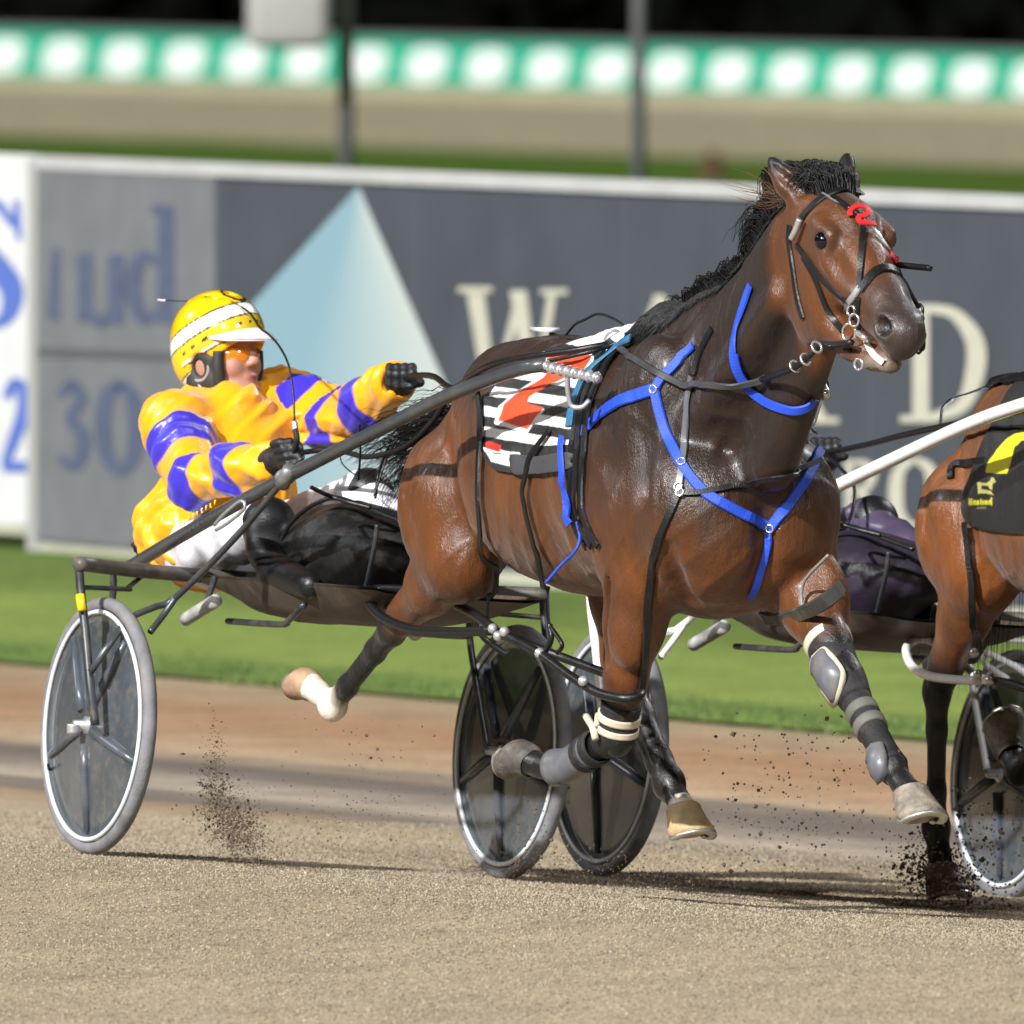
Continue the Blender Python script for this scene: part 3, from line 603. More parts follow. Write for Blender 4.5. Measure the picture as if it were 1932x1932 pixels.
            f.chain([(*eb, .112), (*(eb*.7+kn*.3), .088), (*(eb*.35+kn*.65), .06), (*(eb*.1+kn*.9), .047), (*kn, .047)], .85, .03)
            f.ell(eb*.72+kn*.28+np.array([.04, .03*s, 0]), (.06, .05, .12), k=.03)
            f.seg(eb+np.array([.0, .09*s, .0]), eb*.45+kn*.55+np.array([-.005, .055*s, 0]), .008, .006, k=.02, sub=True)
            f.ell(kn, (.052, .045, .06), k=.02)
            f.chain([(*(kn*.9+fe*.1), .037), (*(kn*.6+fe*.4), .030), (*(kn*.25+fe*.75), .029), (*fe, .036)], .85, .02)
        for a_ in (1, -1): f.seg(hk*.85+fe*.15+np.array([0, .036*a_, 0]) if kind == 'hind' else kn*.8+fe*.2+np.array([0, .036*a_, 0]), fe*.85+(hk if kind == 'hind' else kn)*.15+np.array([0, .034*a_, 0]), .007, .007, k=.018, sub=True)
        f.ell(fe, (.04, .036, .043), k=.018)
        f.chain([(*fe, .034), (*pa, .029), (*co, .039)], .95, .02)
    def ripple(x, y, z):
        a = x*13+np.sin(z*9+y*5)*1.4; b = z*8+np.sin(x*11+y*7)*1.2
        rid = 1-np.abs(np.sin(a+.5*b)); r2 = 1-np.abs(np.sin(a*1.9-b*1.3+1.1))
        body = np.clip((3.0-x)/.2, 0, 1)*np.clip((z-.72)/.12, 0, 1)
        return (-.0045*rid**4-.003*r2**5+.002*np.sin(a*2.3)*np.sin(b*3.1))*body
    f.wrinkle(f.lo, f.lo+(f.n-1)*f.h, ripple)
    return f
def hoof(parent, co, dirn, fwd, size=1.0, name='hoof', hm=None):
    co, dirn, fwd = [np.array(a, float) for a in (co, dirn, fwd)]; dirn /= np.linalg.norm(dirn); fwd -= dirn*np.dot(fwd, dirn); fwd /= np.linalg.norm(fwd); sd = np.cross(dirn, fwd)
    mb = MB(); n = 20; rings = []
    for t, ro, fo in ((-.012, .036, 0), (-.004, .043, 0), (.006, .044, .0), (.03, .049, .010), (.06, .056, .026), (.074, .059, .034), (.076, .052, .034)):
        for k in range(n):
            a = 2*math.pi*k/n; ca, sa = math.cos(a), math.sin(a); heel = .86 if ca < -.5 else 1
            tt = t if t < .03 or ca > -.3 else t*.78+.006
            rings.append(co+size*(dirn*tt+fwd*(ro*ca*heel*1.08+fo*.7)+sd*ro*sa*.98))
    m = 7
    mb.add(W(np.array(rings)), [[i*n+k, i*n+(k+1) % n, (i+1)*n+(k+1) % n, (i+1)*n+k] for i in range(m-1) for k in range(n)]+[list(range(n)), [(m-1)*n+k for k in range(n)]][:2])
    h = mb.build(name, hm or M['hoofm'], parent); ms = MB(); V = []
    for k in range(17):
        a = math.radians(-125+250*k/16); ca, sa = math.cos(a), math.sin(a)
        for ro, tt in ((.059, .0765), (.059, .084), (.040, .084), (.040, .0765)):
            tz = tt if ca > -.3 else (tt-.076)+.0655
            V.append(co+size*(dirn*tz+fwd*(ro*ca*1.08*(.86 if ca < -.5 else 1)+.024)+sd*ro*sa*.98))
    ms.add(W(np.array(V)), [[4*i+k, 4*i+(k+1) % 4, 4*i+4+(k+1) % 4, 4*i+4+k] for i in range(16) for k in range(4)]+[[0, 1, 2, 3], [67, 66, 65, 64]]); ms.build('horseshoe', M['shoe'], h)
    return h
def coat_colors(V, legs, bright=1.0, white=()):
    t, s, z = V.T; brown = np.array([.100, .032, .0075])*bright; dark = np.array([.0155, .009, .0068]); black = np.array([.006, .0052, .005])
    def nz(sc, ph): return np.sin(t*sc+ph)*np.sin(s*sc*1.3+ph*2)*np.sin(z*sc*.9+ph*3)
    N = nz(7, .4)+.6*nz(15, 1.1)+.4*nz(31, 2.2)
    c = np.tile(brown, (len(V), 1)); c *= (1+.16*N)[:, None]
    fr = np.clip((t-1.75)/.5, 0, 1)                                     # quarters and barrel below: red brown; forehand: darker
    top = np.clip((z-1.16+.10*N+.14*fr)/.22, 0, 1)
    head = np.clip((t-2.98-(1.72-z)*.35)/.06, 0, 1)
    top = top*(1-.78*head); c = c*(1-top[:, None]*.88)+dark*(top[:, None]*.88)
    nk = np.clip((t-2.25)/.3, 0, 1)*np.clip((z-.86+.05*N)/.25, 0, 1)*(1-head)*.72; c = c*(1-nk[:, None])+dark*nk[:, None]
    # muzzle, eye ring, ear tips, leg points
    mz = np.clip((t-3.50+(z-1.53)*.25+.012*N)/.09, 0, 1)*head; c = c*(1-mz[:, None]*.85)+np.array([.03, .024, .022])*(mz[:, None]*.85)
    fh = np.clip(1-np.abs(s)/.05, 0, 1)*np.clip((z-1.66)/.1, 0, 1)*head*.5; c = c*(1-fh[:, None])+dark*fh[:, None]
    er = np.exp(-(((t-3.318)/.05)**2+((z-1.752)/.035)**2))*(np.abs(s) > .06)*.75; c = c*(1-er[:, None])+np.array([.045, .03, .022])*er[:, None]
    et = np.clip((z-1.90)/.04, 0, 1)*(t > 2.95); c = c*(1-et[:, None])+black*et[:, None]
    pale = np.exp(-(((t-3.50)/.055)**2+((z-1.432)/.03)**2))*.8; c = c*(1-pale[:, None])+np.array([.30, .25, .20])*pale[:, None]
    no = np.exp(-(np.linalg.norm((V-np.array([3.594, 0, 1.536]))*[1, 0, 1], axis=1)/.026)**4)*(np.abs(s) > .02)*(np.abs(s) < .068); c = c*(1-no[:, None]*.9)
    P = V
    for lg in legs:
        J = [np.array(j) for j in lg['J']]; a, b = J[2], J[3]
        up = J[1]; d = np.full(len(V), 9.0); tt0 = np.zeros(len(V))
        for (p, q, base) in ((up, a, 0), (a, b, 1), (b, J[4], 2), (J[4], J[5], 3)):
            ab = q-p; tt = np.clip(((P-p)@ab)/(ab@ab), 0, 1); dd = np.linalg.norm(P-p-tt[:, None]*ab, axis=1); u = dd < d; d[u] = dd[u]; tt0[u] = base+tt[u]
        w = np.clip((tt0-lg.get('blk', .72)+.08*N)/.22, 0, 1)*(d < .13)*np.clip((.14-d)/.03, 0, 1)
        if lg['kind'] == 'hind': w = np.where(tt0 < .15, 0, w)
        c = c*(1-w[:, None])+black*1.2*w[:, None]
        if lg.get('sock'):
            w = np.clip((tt0-lg['sock']+.10*N)/.12, 0, 1)*(d < .08); c = c*(1-w[:, None])+np.array([.62, .55, .46])*w[:, None]
    return np.clip(c, .004, 1)
def coat_material(name):
    m = mat(name, (.1, .04, .02), .36, spec=.45); t, b = nodes(m)
    a = t.nodes.new('ShaderNodeVertexColor'); a.layer_name = 'col'
    tc = t.nodes.new('ShaderNodeTexCoord')
    n = t.nodes.new('ShaderNodeTexNoise'); n.inputs['Scale'].default_value = 9; n.inputs['Detail'].default_value = 7; n.inputs['Roughness'].default_value = .62
    mp = t.nodes.new('ShaderNodeMapping'); mp.inputs['Scale'].default_value = (1, 1, .38); t.links.new(tc.outputs['Object'], mp.inputs[0]); t.links.new(mp.outputs[0], n.inputs['Vector'])
    mr = t.nodes.new('ShaderNodeMapRange'); mr.inputs[1].default_value = .32; mr.inputs[2].default_value = .68; mr.inputs[3].default_value = .62; mr.inputs[4].default_value = 1.45; t.links.new(n.outputs[0], mr.inputs[0])
    mx = t.nodes.new('ShaderNodeMix'); mx.data_type = 'RGBA'; mx.blend_type = 'MULTIPLY'; mx.inputs[0].default_value = 1; t.links.new(a.outputs[0], mx.inputs[6]); t.links.new(mr.outputs[0], mx.inputs[7])
    t.links.new(mx.outputs[2], b.inputs['Base Color'])
    r = t.nodes.new('ShaderNodeMapRange'); r.inputs[1].default_value = .35; r.inputs[2].default_value = .65; r.inputs[3].default_value = .54; r.inputs[4].default_value = .26; t.links.new(n.outputs[0], r.inputs[0]); t.links.new(r.outputs[0], b.inputs['Roughness'])
    h1 = t.nodes.new('ShaderNodeTexNoise'); h1.inputs['Scale'].default_value = 34; h1.inputs['Detail'].default_value = 4; t.links.new(mp.outputs[0], h1.inputs['Vector'])
    h2 = t.nodes.new('ShaderNodeTexNoise'); h2.inputs['Scale'].default_value = 330; h2.inputs['Detail'].default_value = 3; t.links.new(mp.outputs[0], h2.inputs['Vector'])
    ad = t.nodes.new('ShaderNodeMath'); ad.operation = 'MULTIPLY_ADD'; ad.inputs[1].default_value = .30; t.links.new(h2.outputs[0], ad.inputs[0]); t.links.new(h1.outputs[0], ad.inputs[2])
    bp = t.nodes.new('ShaderNodeBump'); bp.inputs['Strength'].default_value = .45; bp.inputs['Distance'].default_value = .016; t.links.new(ad.outputs[0], bp.inputs['Height']); t.links.new(bp.outputs[0], b.inputs['Normal'])
    b.inputs['Sheen Weight'].default_value = .08; b.inputs['Sheen Roughness'].default_value = .4
    b.inputs['Coat Weight'].default_value = .1; b.inputs['Coat Roughness'].default_value = .22
    return m
coat = coat_material('bay_coat')
hairm = mat('black_hair', (.0045, .004, .004), .5, noise=.5, nscale=40, spec=.35)
def V3(p): return np.array(p, float)
# joints of the leading horse, read off the photograph and set at their anatomical depth
lf = dict(kind='fore', blk=.55, J=[(2.58, -.17, 1.02), LP(1505, 1085, -.175), LP(1597, 1288, -.165), LP(1683, 1448, -.165), LP(1702, 1478, -.165), LP(1718, 1497, -.165)])
rf = dict(kind='fore', blk=.62, J=[(2.5, .18, 1.02), LP(1212, 1090, .18), LP(1163, 1385, .175), LP(1062, 1450, .20), LP(1022, 1446, .22), LP(1000, 1436, .235)])
rh = dict(kind='hind', blk=.78, sock=1.86, hb=np.array([-.05, 0, .03]), J=[(1.19, .135, 1.19), LP(868, 1048, .16), LP(742, 1185, .155), LP(628, 1330, .15), LP(603, 1308, .15), LP(588, 1296, .15)])
lh = dict(kind='hind', blk=1.0, rs=1.32, sock=3.2, hb=np.array([-.05, 0, .0]), J=[(1.2, -.13, 1.18), (1.56, -.15, .93), LP(1185, 1300, -.13), LP(1262, 1478, -.13), LP(1280, 1510, -.13), LP(1290, 1528, -.13)])
legs1 = [lf, rf, rh, lh]
for n_, lg in zip(('lf', 'rf', 'rh', 'lh'), legs1):
    J = [np.array(j) for j in lg['J']]; print(n_, [round(float(np.linalg.norm(J[i+1]-J[i])), 3) for i in range(5)], [tuple(np.round(j, 2)) for j in J])
T0 = time.time()
HF = horse_field(legs1, (.18, -.42, .1), (3.75, .44, 2.05))
horse = thing('horse', 'bay racehorse at full stretch in blue straps and a chequered cloth with an orange number', 'horse', W((2.0, 0, 0)))
body, BV = field_mesh(HF, 'body', coat, horse, relax=1); set_colors(body, coat_colors(BV, legs1))
print('horse', len(BV), round(time.time()-T0, 1))
# ------------------------------------------------------------------ eyes, hooves, hair, harness of the leading horse
def eyes(parent, loff=0):
    for sg in (1, -1):
        e = MB(); e.ball((0, 0, 0), .0262, 22, 16); v = np.array(e.v)@np.eye(3)
        o = mesh('eye', W(np.array((3.320, .0885*sg, 1.751))+v+loff), e.f, eyem, parent)
eyem = mat('dark_eye', (.004, .0035, .006), .04, spec=.6)
eyes(horse)
def horse_hooves(parent, legs, loff=0, hm=None):
    for lg in legs:
        J = [np.array(j) for j in lg['J']]; d = lg.get('hd', J[5]-J[4]); hoof(parent, J[5]+loff, d, lg.get('hf', np.array([1, 0, .5])), lg.get('hs', 1.05), hm=lg.get('hm'))
lf['hs'] = 1.12; lf['hd'] = np.array([.42, 0, -.9]); lf['hf'] = np.array([1, -.1, .2])
rf['hd'] = np.array([-.8, .12, .35]); rf['hf'] = np.array([-.3, 0, -1.]); rf['hm'] = mat('dark_hoof', (.085, .075, .065), .6, noise=.4, nscale=30, bump=.3, dirt=(.3, .25, .19), dscale=15, damt=.5)
rh['hd'] = np.array([-.8, .0, .42]); rh['hf'] = np.array([-.3, 0, -1.]); rh['hs'] = .92; rh['hm'] = mat('pale_hoof', (.40, .26, .16), .55, noise=.3, bump=.3)
lh['hd'] = np.array([.35, 0, -.93]); lh['hf'] = np.array([1, 0, .2]); lh['hs'] = 1.08; lh['hm'] = mat('tan_hoof', (.46, .33, .17), .6, noise=.35, bump=.3, dirt=(.15, .1, .06), dscale=18)
horse_hooves(horse, legs1)
def crest(t):                                    # crest line of the neck
    g = np.linspace(2.2, 3.1, 46); zz = np.linspace(1.2, 2.0, 200); d = HF.sample(np.stack(np.broadcast_arrays(g[:, None], 0.0, zz[None]), -1)); top = np.array([zz[np.where(r < 0)[0].max()] for r in d]); return np.stack([t, 0*t, np.interp(t, g, top)], -1)
def mane(parent, loff=0, n=3800, seed=3):
    g = np.random.default_rng(seed); t = 2.34+.70*g.uniform(0, 1, n)**.8; r = crest(t); cl = np.floor(t*60+g.uniform(-1, 1, n))/60
    gg = np.random.default_rng(int(seed)); tab = {c: np.random.default_rng(int(c*1000)).normal(0, 1, 4) for c in np.unique(cl)}
    kn = np.linspace(2.3, 3.1, 26); C = np.stack([np.interp(t+g.normal(0, .012, n), kn, gg.normal(0, 1, 26)) for _ in range(4)], 1)+g.normal(0, .5, (n, 4)); hi = np.clip((t-2.75)/.3, 0, 1)
    r[:, 1] = g.uniform(-.02, .022, n); Lh = .17+.12*hi+.02*np.abs(C[:, 0])+g.uniform(-.05, .05, n); k = 9; q = np.linspace(0, 1, k)
    up = (.032+.056*hi*np.clip((3.08-t)/.12, .2, 1)+.010*C[:, 1]); P = np.zeros((n, k, 3))
    for i, a in enumerate(q):
        back = Lh*(a-.15*a*a)
        P[:, i, 0] = r[:, 0]-back*(.85+.15*hi+.10*C[:, 2]); P[:, i, 1] = r[:, 1]-(.015+.05*a)*a*(1+.5*C[:, 3])*1.1-.02*np.sin(a*6+C[:, 1])*hi+g.normal(0, .003, n)*a
        P[:, i, 2] = r[:, 2]-.004+up*np.sin(a*2.2)*1.6-Lh*.34*a*a*(1-.1*hi)+g.normal(0, .004, n)*a
    return hair('mane', r, P, g.uniform(.0013, .0030, n), hairm, parent, loff)
mane(horse)
def mane_side(parent, seed=4, n=1500):           # hair over the withers and crest, lying along the near side
    g = np.random.default_rng(seed); t = g.uniform(2.26, 2.98, n); r = crest(t); r[:, 1] = g.uniform(-.01, .03, n); k = 8; P = np.zeros((n, k, 3)); Lh = .05+.12*np.clip((2.62-t)/.25, 0, 1)+g.uniform(-.02, .03, n); w = g.normal(0, .12, n)
    for i, a in enumerate(np.linspace(0, 1, k)):
        q = r+np.stack([-Lh*a*(.55+w), Lh*a*.35, .012*np.sin(a*3)-Lh*a*.62], 1); P[:, i] = q
    for i in range(k): P[:, i] = HF.push(P[:, i], .002+.006*g.random(n), 5)
    return hair('mane_fringe', r, P, g.uniform(.0016, .0034, n), hairm, parent)
mane_side(horse)
def forelock(parent, loff=0):
    g = np.random.default_rng(5); n = 1500; k = 8; P = np.zeros((n, k, 3)); r = np.stack([g.uniform(3.07, 3.225, n), g.uniform(-.052, .052, n), np.full(n, 1.86)], 1); r = HF.push(r, -.004, 10)
    cl = g.integers(0, 40, n); C = .7*g.normal(0, 1, (40, 3))[cl]; Lh = .12+.03*C[:, 0]
    for i, a in enumerate(np.linspace(0, 1, k)):
        P[:, i, 0] = r[:, 0]-Lh*a*(.75+.3*C[:, 2])+.015*np.sin(a*3); P[:, i, 1] = r[:, 1]*(1+.3*a)+.025*a*C[:, 1]
        P[:, i, 2] = r[:, 2]+.062*np.sin(a*2.7)*(1+.2*C[:, 0])-.012*a+g.normal(0, .003, n)*a
    hair('forelock', r, P, g.uniform(.0016, .0032, n), hairm, parent, loff)
    n = 26; P = np.zeros((n, k, 3)); r0 = np.array([3.06, .085, 1.86])+g.normal(0, .012, (n, 3)); wz = g.uniform(-1, 1, (n, 1)); wl = g.uniform(.4, 1.1, (n, 1))
    for i, a in enumerate(np.linspace(0, 1, k)):
        P[:, i] = r0+np.array([-.20, .06, .04])*a*wl+np.array([0, 0, .05])*np.sin(a*2)*wz
    hair('hair_wisps', r0, P, np.full(n, .0011), mat('brown_hair', (.10, .045, .015), .5), parent, loff)
forelock(horse)
def tail(parent, loff=0, seed=11, n=620, hang=0):
    g = np.random.default_rng(seed); k = 12; P = np.zeros((n, k, 3)); r0 = np.array([1.10, .0, 1.23])+g.normal(0, 1, (n, 3))*np.array([.012, .022, .02])
    cl = g.integers(0, 20, n); C = g.normal(0, 1, (20, 3))[cl]; Lh = (.62-.45*hang)+.1*C[:, 0]+g.uniform(-.15, .05, n)
    for i, a in enumerate(np.linspace(0, 1, k)):
        P[:, i, 0] = r0[:, 0]-Lh*a; P[:, i, 1] = r0[:, 1]+a*(.05*C[:, 1]+.02*np.sin(a*7+C[:, 2]*2)); P[:, i, 2] = r0[:, 2]+.03*np.sin(a*3)-(.17+.45*hang)*a**1.2+.06*a*C[:, 2]+g.normal(0, .008, n)*a
    return hair('tail', r0, P, g.uniform(.0010, .0022, n), hairm, parent, loff)
tail(horse)
def z5(*p): return [(830.2+x*.39065, 573.6+y*.39065) for x, y in p]
def zc(*p): return [(845.3+x*.18751, 588.7+y*.18751) for x, y in p]
def zh(*p): return [(1328.3+x*.27352, 271.7+y*.27352) for x, y in p]
# chequered cloth
def saddlecloth(f, parent, left, right, colour, name='saddlecloth', nu=150, nv=190, m=None, off=.009):
    A = spline(np.array(left, float), nv); B = spline(np.array(right, float), nv); u = np.linspace(0, 1, nu)
    G = A[:, None]*(1-u)[None, :, None]+B[:, None]*u[None, :, None]; G[..., 1] += (np.sin(u*math.pi)*7)[None]*np.linspace(0, 1, nv)[:, None]
    P = G.reshape(-1, 2); h = f.hit(P[:, 0], P[:, 1]).reshape(nv, nu, 3)
    for j in range(nu):                         # where the sight line just misses the back, carry on from the row below
        for i in range(nv-1, -1, -1):
            if np.isnan(h[i, j, 0]) and i < nv-1: h[i, j] = h[i+1, j]+np.array([0, -.004, .001])
    h = f.push(h.reshape(-1, 3), off).reshape(nv, nu, 3)
    for _ in range(3): h[1:-1, 1:-1] = (h[1:-1, 1:-1]*4+h[:-2, 1:-1]+h[2:, 1:-1]+h[1:-1, :-2]+h[1:-1, 2:])/8
    wv = .0025*np.sin(np.linspace(0, 9, nu))[None]*np.linspace(0, 1, nv)[:, None]; h = h+f.grad(h)*wv[..., None]
    mir = h[::-1]*np.array([1, -1, 1]); mid = [mir[-1]*(1-a)+h[0]*a for a in np.linspace(.08, .92, 12)]
    mid = [f.push(q, off) for q in mid]; H = np.concatenate([mir, np.array(mid), h]); R = H.shape[0]
    V = H.reshape(-1, 3); Fq = [[i*nu+j, i*nu+j+1, (i+1)*nu+j+1, (i+1)*nu+j] for i in range(R-1) for j in range(nu-1)]
    o = mesh(name, W(V+f.loff), Fq, m, parent)
    cn = sum(colour(G[..., 0]+a, G[..., 1]+b, np.broadcast_to(u[None], (nv, nu)), np.broadcast_to(np.linspace(0, 1, nv)[:, None], (nv, nu))) for a in (-.9, 0, .9) for b in (-.9, 0, .9))/9
    C = np.concatenate([cn[::-1], np.repeat(cn[:1], 12, 0), cn]).reshape(-1, 3); set_colors(o, C); return o
num1 = zc((1030, 495), (1200, 450), (1290, 415), (1380, 440), (1425, 445), (1450, 490), (1390, 590), (1250, 640), (1060, 590))
num2 = zc((1060, 590), (1210, 640), (1200, 690), (1000, 770), (850, 870), (825, 925), (985, 970), (900, 1060), (830, 1165), (570, 1085), (610, 940), (720, 850), (860, 760), (980, 690))
def grow(p, k): c = np.mean(p, 0); return [(c[0]+(x-c[0])*k, c[1]+(y-c[1])*k) for x, y in p]
def chequer(px, py, u, v):
    c = np.full(px.shape+(3,), .018); yb = py-.15*(px-905)
    w = np.abs(((yb-737)/38.5) % 1-.5) > .26; w |= False
    wh = w & (u > .035)  & (v < .86) & ~((v > .80) & (u > .42)); c[wh] = (.80, .80, .82)
    lab = inside([(923, 833), (952, 842), (950, 855), (924, 848)], px, py); c[lab] = (.6, .03, .02)
    tri_ = inside(zc((400, 1390), (520, 1440), (680, 1440), (640, 1480), (665, 1555), (470, 1510)), px, py); c[(v > .86)] = .022; c[tri_] = (.78, .78, .8)
    for p in (num1, num2): c[inside(grow(p, 1.22), px, py)] = (.8, .78, .8)
    for p in (num1, num2): c[inside(grow(p, 1.08), px, py)] = (.78, .062, .015)
    return c
clothm = attr_color(mat('cloth_print', (.5, .5, .5), .62, bump=.2, bscale=90), 'col')
left = [(1066, 655), (1018, 672), (962, 704), (918, 752), (904, 808), (918, 862), (940, 888)]
right = [(1164, 662), (1138, 690), (1110, 745), (1096, 792), (1087, 843), (1084, 866), (1083, 886)]
cloth = saddlecloth(HF, horse, left, right, chequer, m=clothm)
cloth['label'] = 'black and white chequered cloth with orange number'
patch(HF, 'pocket', [(972, 857), (1020, 862), (1084, 854), (1085, 870), (1084, 884), (1035, 893), (978, 894), (973, 875)], mat('pocket_grey', (.045, .045, .05), .7, bump=.2, bscale=200), cloth, off=.017)
S = lambda name, pts, w, m, parent, off=.005, n=60, th=.004, f=None: strap(f or HF, name, pts, w, m, parent, off, n, th)
hs = thing('harness', None, None, horse.location); hs.parent = horse; hs.location = (0, 0, 0)
for k in ('label', 'category'):
    if k in hs: del hs[k]
# back pad and girth
for dx in (-14, -4, 8): S('girth', [(1168+dx, 655), (1135+dx, 700), (1112+dx, 752), (1104+dx, 800), (1098+dx, 850), (1096+dx, 905), (1097+dx, 964), (1112+dx, 1005), (1126+dx, 1030)], .014, M['black'], hs, .011)
S('surcingle', z5((950, 180), (830, 262), (730, 345), (690, 420), (655, 520), (640, 600)), .017, M['teal'], hs, .017)
S('girth_strap', z5((626, 640), (615, 700), (622, 830), (632, 900), (640, 950), (642, 1020), (662, 1050)), .016, M['blue'], hs, .022)
MBk = MB(); MBk.tube(spline(np.array([L(1088, 985, .30), L(1094, 1015, .30), L(1085, 1040, .31), L(1060, 1065, .32), L(1029, 1100, .34)]).dot(np.eye(3)), 24)*1.0, [.004]*24); MBk.v = [tuple(p) for p in W(np.array(MBk.v))]; MBk.build('loose_end', M['blue'], hs)
# breast strap
bs = [S('breast_strap', z5((690, 622), (770, 545), (850, 480), (950, 440), (1040, 412)), .022, M['blue'], hs, .007)]
S('breast_strap', z5((1040, 412), (1070, 360), (1100, 328), (1165, 265), (1232, 203)), .017, M['blue'], hs, .007)
S('breast_strap', z5((1040, 415), (1062, 520), (1100, 640), (1170, 780), (1230, 860), (1290, 920), (1370, 965), (1450, 1010), (1530, 1050), (1598, 1080)), .019, M['blue'], hs, .007)
S('breast_strap', z5((1600, 1080), (1650, 1010), (1720, 910), (1770, 840), (1805, 770), (1838, 690)), .019, M['blue'], hs, .007)
S('breast_strap', z5((1592, 1085), (1588, 1170), (1560, 1250), (1530, 1330), (1500, 1412)), .014, M['blue'], hs, .008)
S('head_collar', zh((335, 975), (285, 1110), (235, 1280), (213, 1420), (222, 1530), (262, 1620), (320, 1690), (400, 1755), (480, 1800), (560, 1825), (640, 1832), (720, 1800), (760, 1750)), .017, M['blue'], hs, .007)
S('head_collar', zh((238, 1440), (262, 1560), (330, 1670)), .007, M['blue'], hs, .009)
# black straps over shoulder and chest
S('shoulder_strap', z5((1320, 120), (1285, 185), (1250, 260), (1228, 340)), .014, M['black'], hs)
S('shoulder_strap', z5((1222, 350), (1205, 450), (1190, 600), (1178, 710), (1165, 800), (1155, 900)), .013, M['steel'] if 0 else mat('grey_strap', (.11, .11, .12), .35), hs)
S('shoulder_strap', z5((1155, 905), (1130, 970), (1100, 1040), (1065, 1120), (1040, 1200), (1020, 1330), (1005, 1440), (1000, 1530), (985, 1700), (965, 1880)), .015, M['black'], hs)
S('chest_strap', z5((1150, 910), (1240, 912), (1400, 885), (1540, 850), (1680, 820), (1760, 790), (1830, 758)), .011, M['black'], hs, .008)
for p in z5((1040, 412), (1600, 1083), (1168, 770), (1155, 885), (1162, 912), (625, 950)):
    h = HF.hit([p[0]], [p[1]])[0]
    if not np.isnan(h[0]):
        nrm = W(HF.grad(h))-W(np.zeros(3)); mb = MB(); mb.ring(W(HF.push(h[None], .012)[0]), nrm, .010, .0028, 18, 6); mb.build('buckle_ring', M['chrome'], hs)
# hanging hopple straps
for pts, w in ((z5((210, 450), (224, 560), (222, 700), (216, 830), (217, 950), (226, 1120), (235, 1300), (232, 1420), (226, 1546)), .014),
               (z5((560, 620), (505, 690), (460, 750), (440, 830), (430, 900), (445, 1000), (470, 1100), (490, 1190), (510, 1280), (522, 1400), (530, 1546)), .012)):
    S('hopple_hanger', pts, w, M['black'], hs, .02)
hop = thing('hopples', None, None); hop.parent = horse
for k in ('label', 'category'):
    if k in hop: del hop[k]
def ltube(name, pts, r, m, parent, n=50, loff=0, sides=10):
    mb = MB(); c = spline(np.array(pts, float), n); mb.tube(W(c+loff), r, sides); return mb.build(name, m, parent)
ltube('gaskin_loop', [L(932, 1190, .27), L(860, 1192, .27), L(780, 1188, .25), L(718, 1162, .22), L(692, 1125, .18), L(712, 1112, .10), L(800, 1118, .06), L(880, 1150, .10), L(932, 1186, .25)], .0135, M['black'], hop)
ltube('forearm_loop', [L(932, 1190, .27), L(1010, 1228, .28), L(1080, 1278, .275), L(1130, 1308, .265), L(1180, 1318, .235), L(1208, 1312, .19), L(1195, 1290, .11), L(1130, 1266, .10), L(1060, 1240, .14), L(1000, 1218, .2), L(938, 1192, .26)], .0125, M['black'], hop)
lp = np.array([L(1442, 1166, -.13), L(1478, 1168, -.105), L(1538, 1146, -.10), L(1582, 1114, -.15), L(1578, 1100, -.235), L(1520, 1110, -.26), L(1462, 1140, -.22), L(1442, 1166, -.13)]); lc = spline(lp, 60); nn_ = lc-lp[:-1].mean(0); nn_ /= np.linalg.norm(nn_, axis=1)[:, None]
mb = MB(); ribbon(mb, W(lc), W(nn_)-W(np.zeros(3)), .042, .008); mb.build('forearm_loop', mat('dusty_hopple', (.035, .034, .03), .6, noise=.3, dirt=DIRT, damt=.4), hop, smooth=False)
ltube('hopple_cord', [L(1514, 1150, -.10), L(1512, 1118, -.10), L(1522, 1090, -.10), L(1562, 1048, -.10)], .0045, mat('grey_cord', (.22, .22, .21), .6), hop)
ltube('hopple_fastener', [L(1037, 1178, .27), L(1040, 1205, .27), L(1030, 1228, .27)], .008, M['black'], hop); ltube('hopple_fastener', [L(1037, 1180, .27), L(1060, 1215, .27), L(1052, 1232, .26)], .006, M['black'], hop)
for x, y in ((930, 1186), (952, 1192), (940, 1200), (1018, 1232), (1100, 1285)): MB().ball(W(L(x, y, .285)), .014, 10, 7).build('buckle', M['steel'], hop)
# terrets, back hardware, overcheck
ltube('overcheck', [L(x, y, .0) for x, y in ((1068, 632), (1085, 612), (1104, 603), (1125, 593), (1145, 596), (1174, 612), (1200, 640))], .0035, M['black'], hs)
MB().ring(W(L(1158, 646, .08)), RV*.8+Vector((0, -.5, .2)), .030, .005, 30, 8).build('terret', M['chrome'], hs); mb = MB(); mb.ring(W(L(1176, 638, .0)), RV*.8+Vector((0, -.5, .2)), .018, .004, 30, 8); mb.build('terret', M['chrome'], hs)
mb = MB()
for p in (((1195, 612), (1215, 606), (1245, 612)), ((1200, 618), (1235, 620), (1248, 614)), ((1238, 606), (1240, 628), (1235, 640))): mb.tube(W(spline(np.array([L(x, y, .0) for x, y in p]), 12)), .005, 8)
mb.build('saddle_hardware', M['steel'], hs)
mb = MB(); mb.box(W(L(1028, 622, .03)), (HV, RV, (0, 0, 1)), (.05, .02, .006)); mb.build('back_buckle', mat('pale_tape', (.55, .55, .57), .4), hs)
mb = MB(); mb.tube(W(spline(np.array([L(1040, 630, .02), L(1060, 640, .03), L(1090, 645, .04), L(1150, 640, .05)]), 20)), .007, 8); mb.build('back_strap', M['black'], hs)
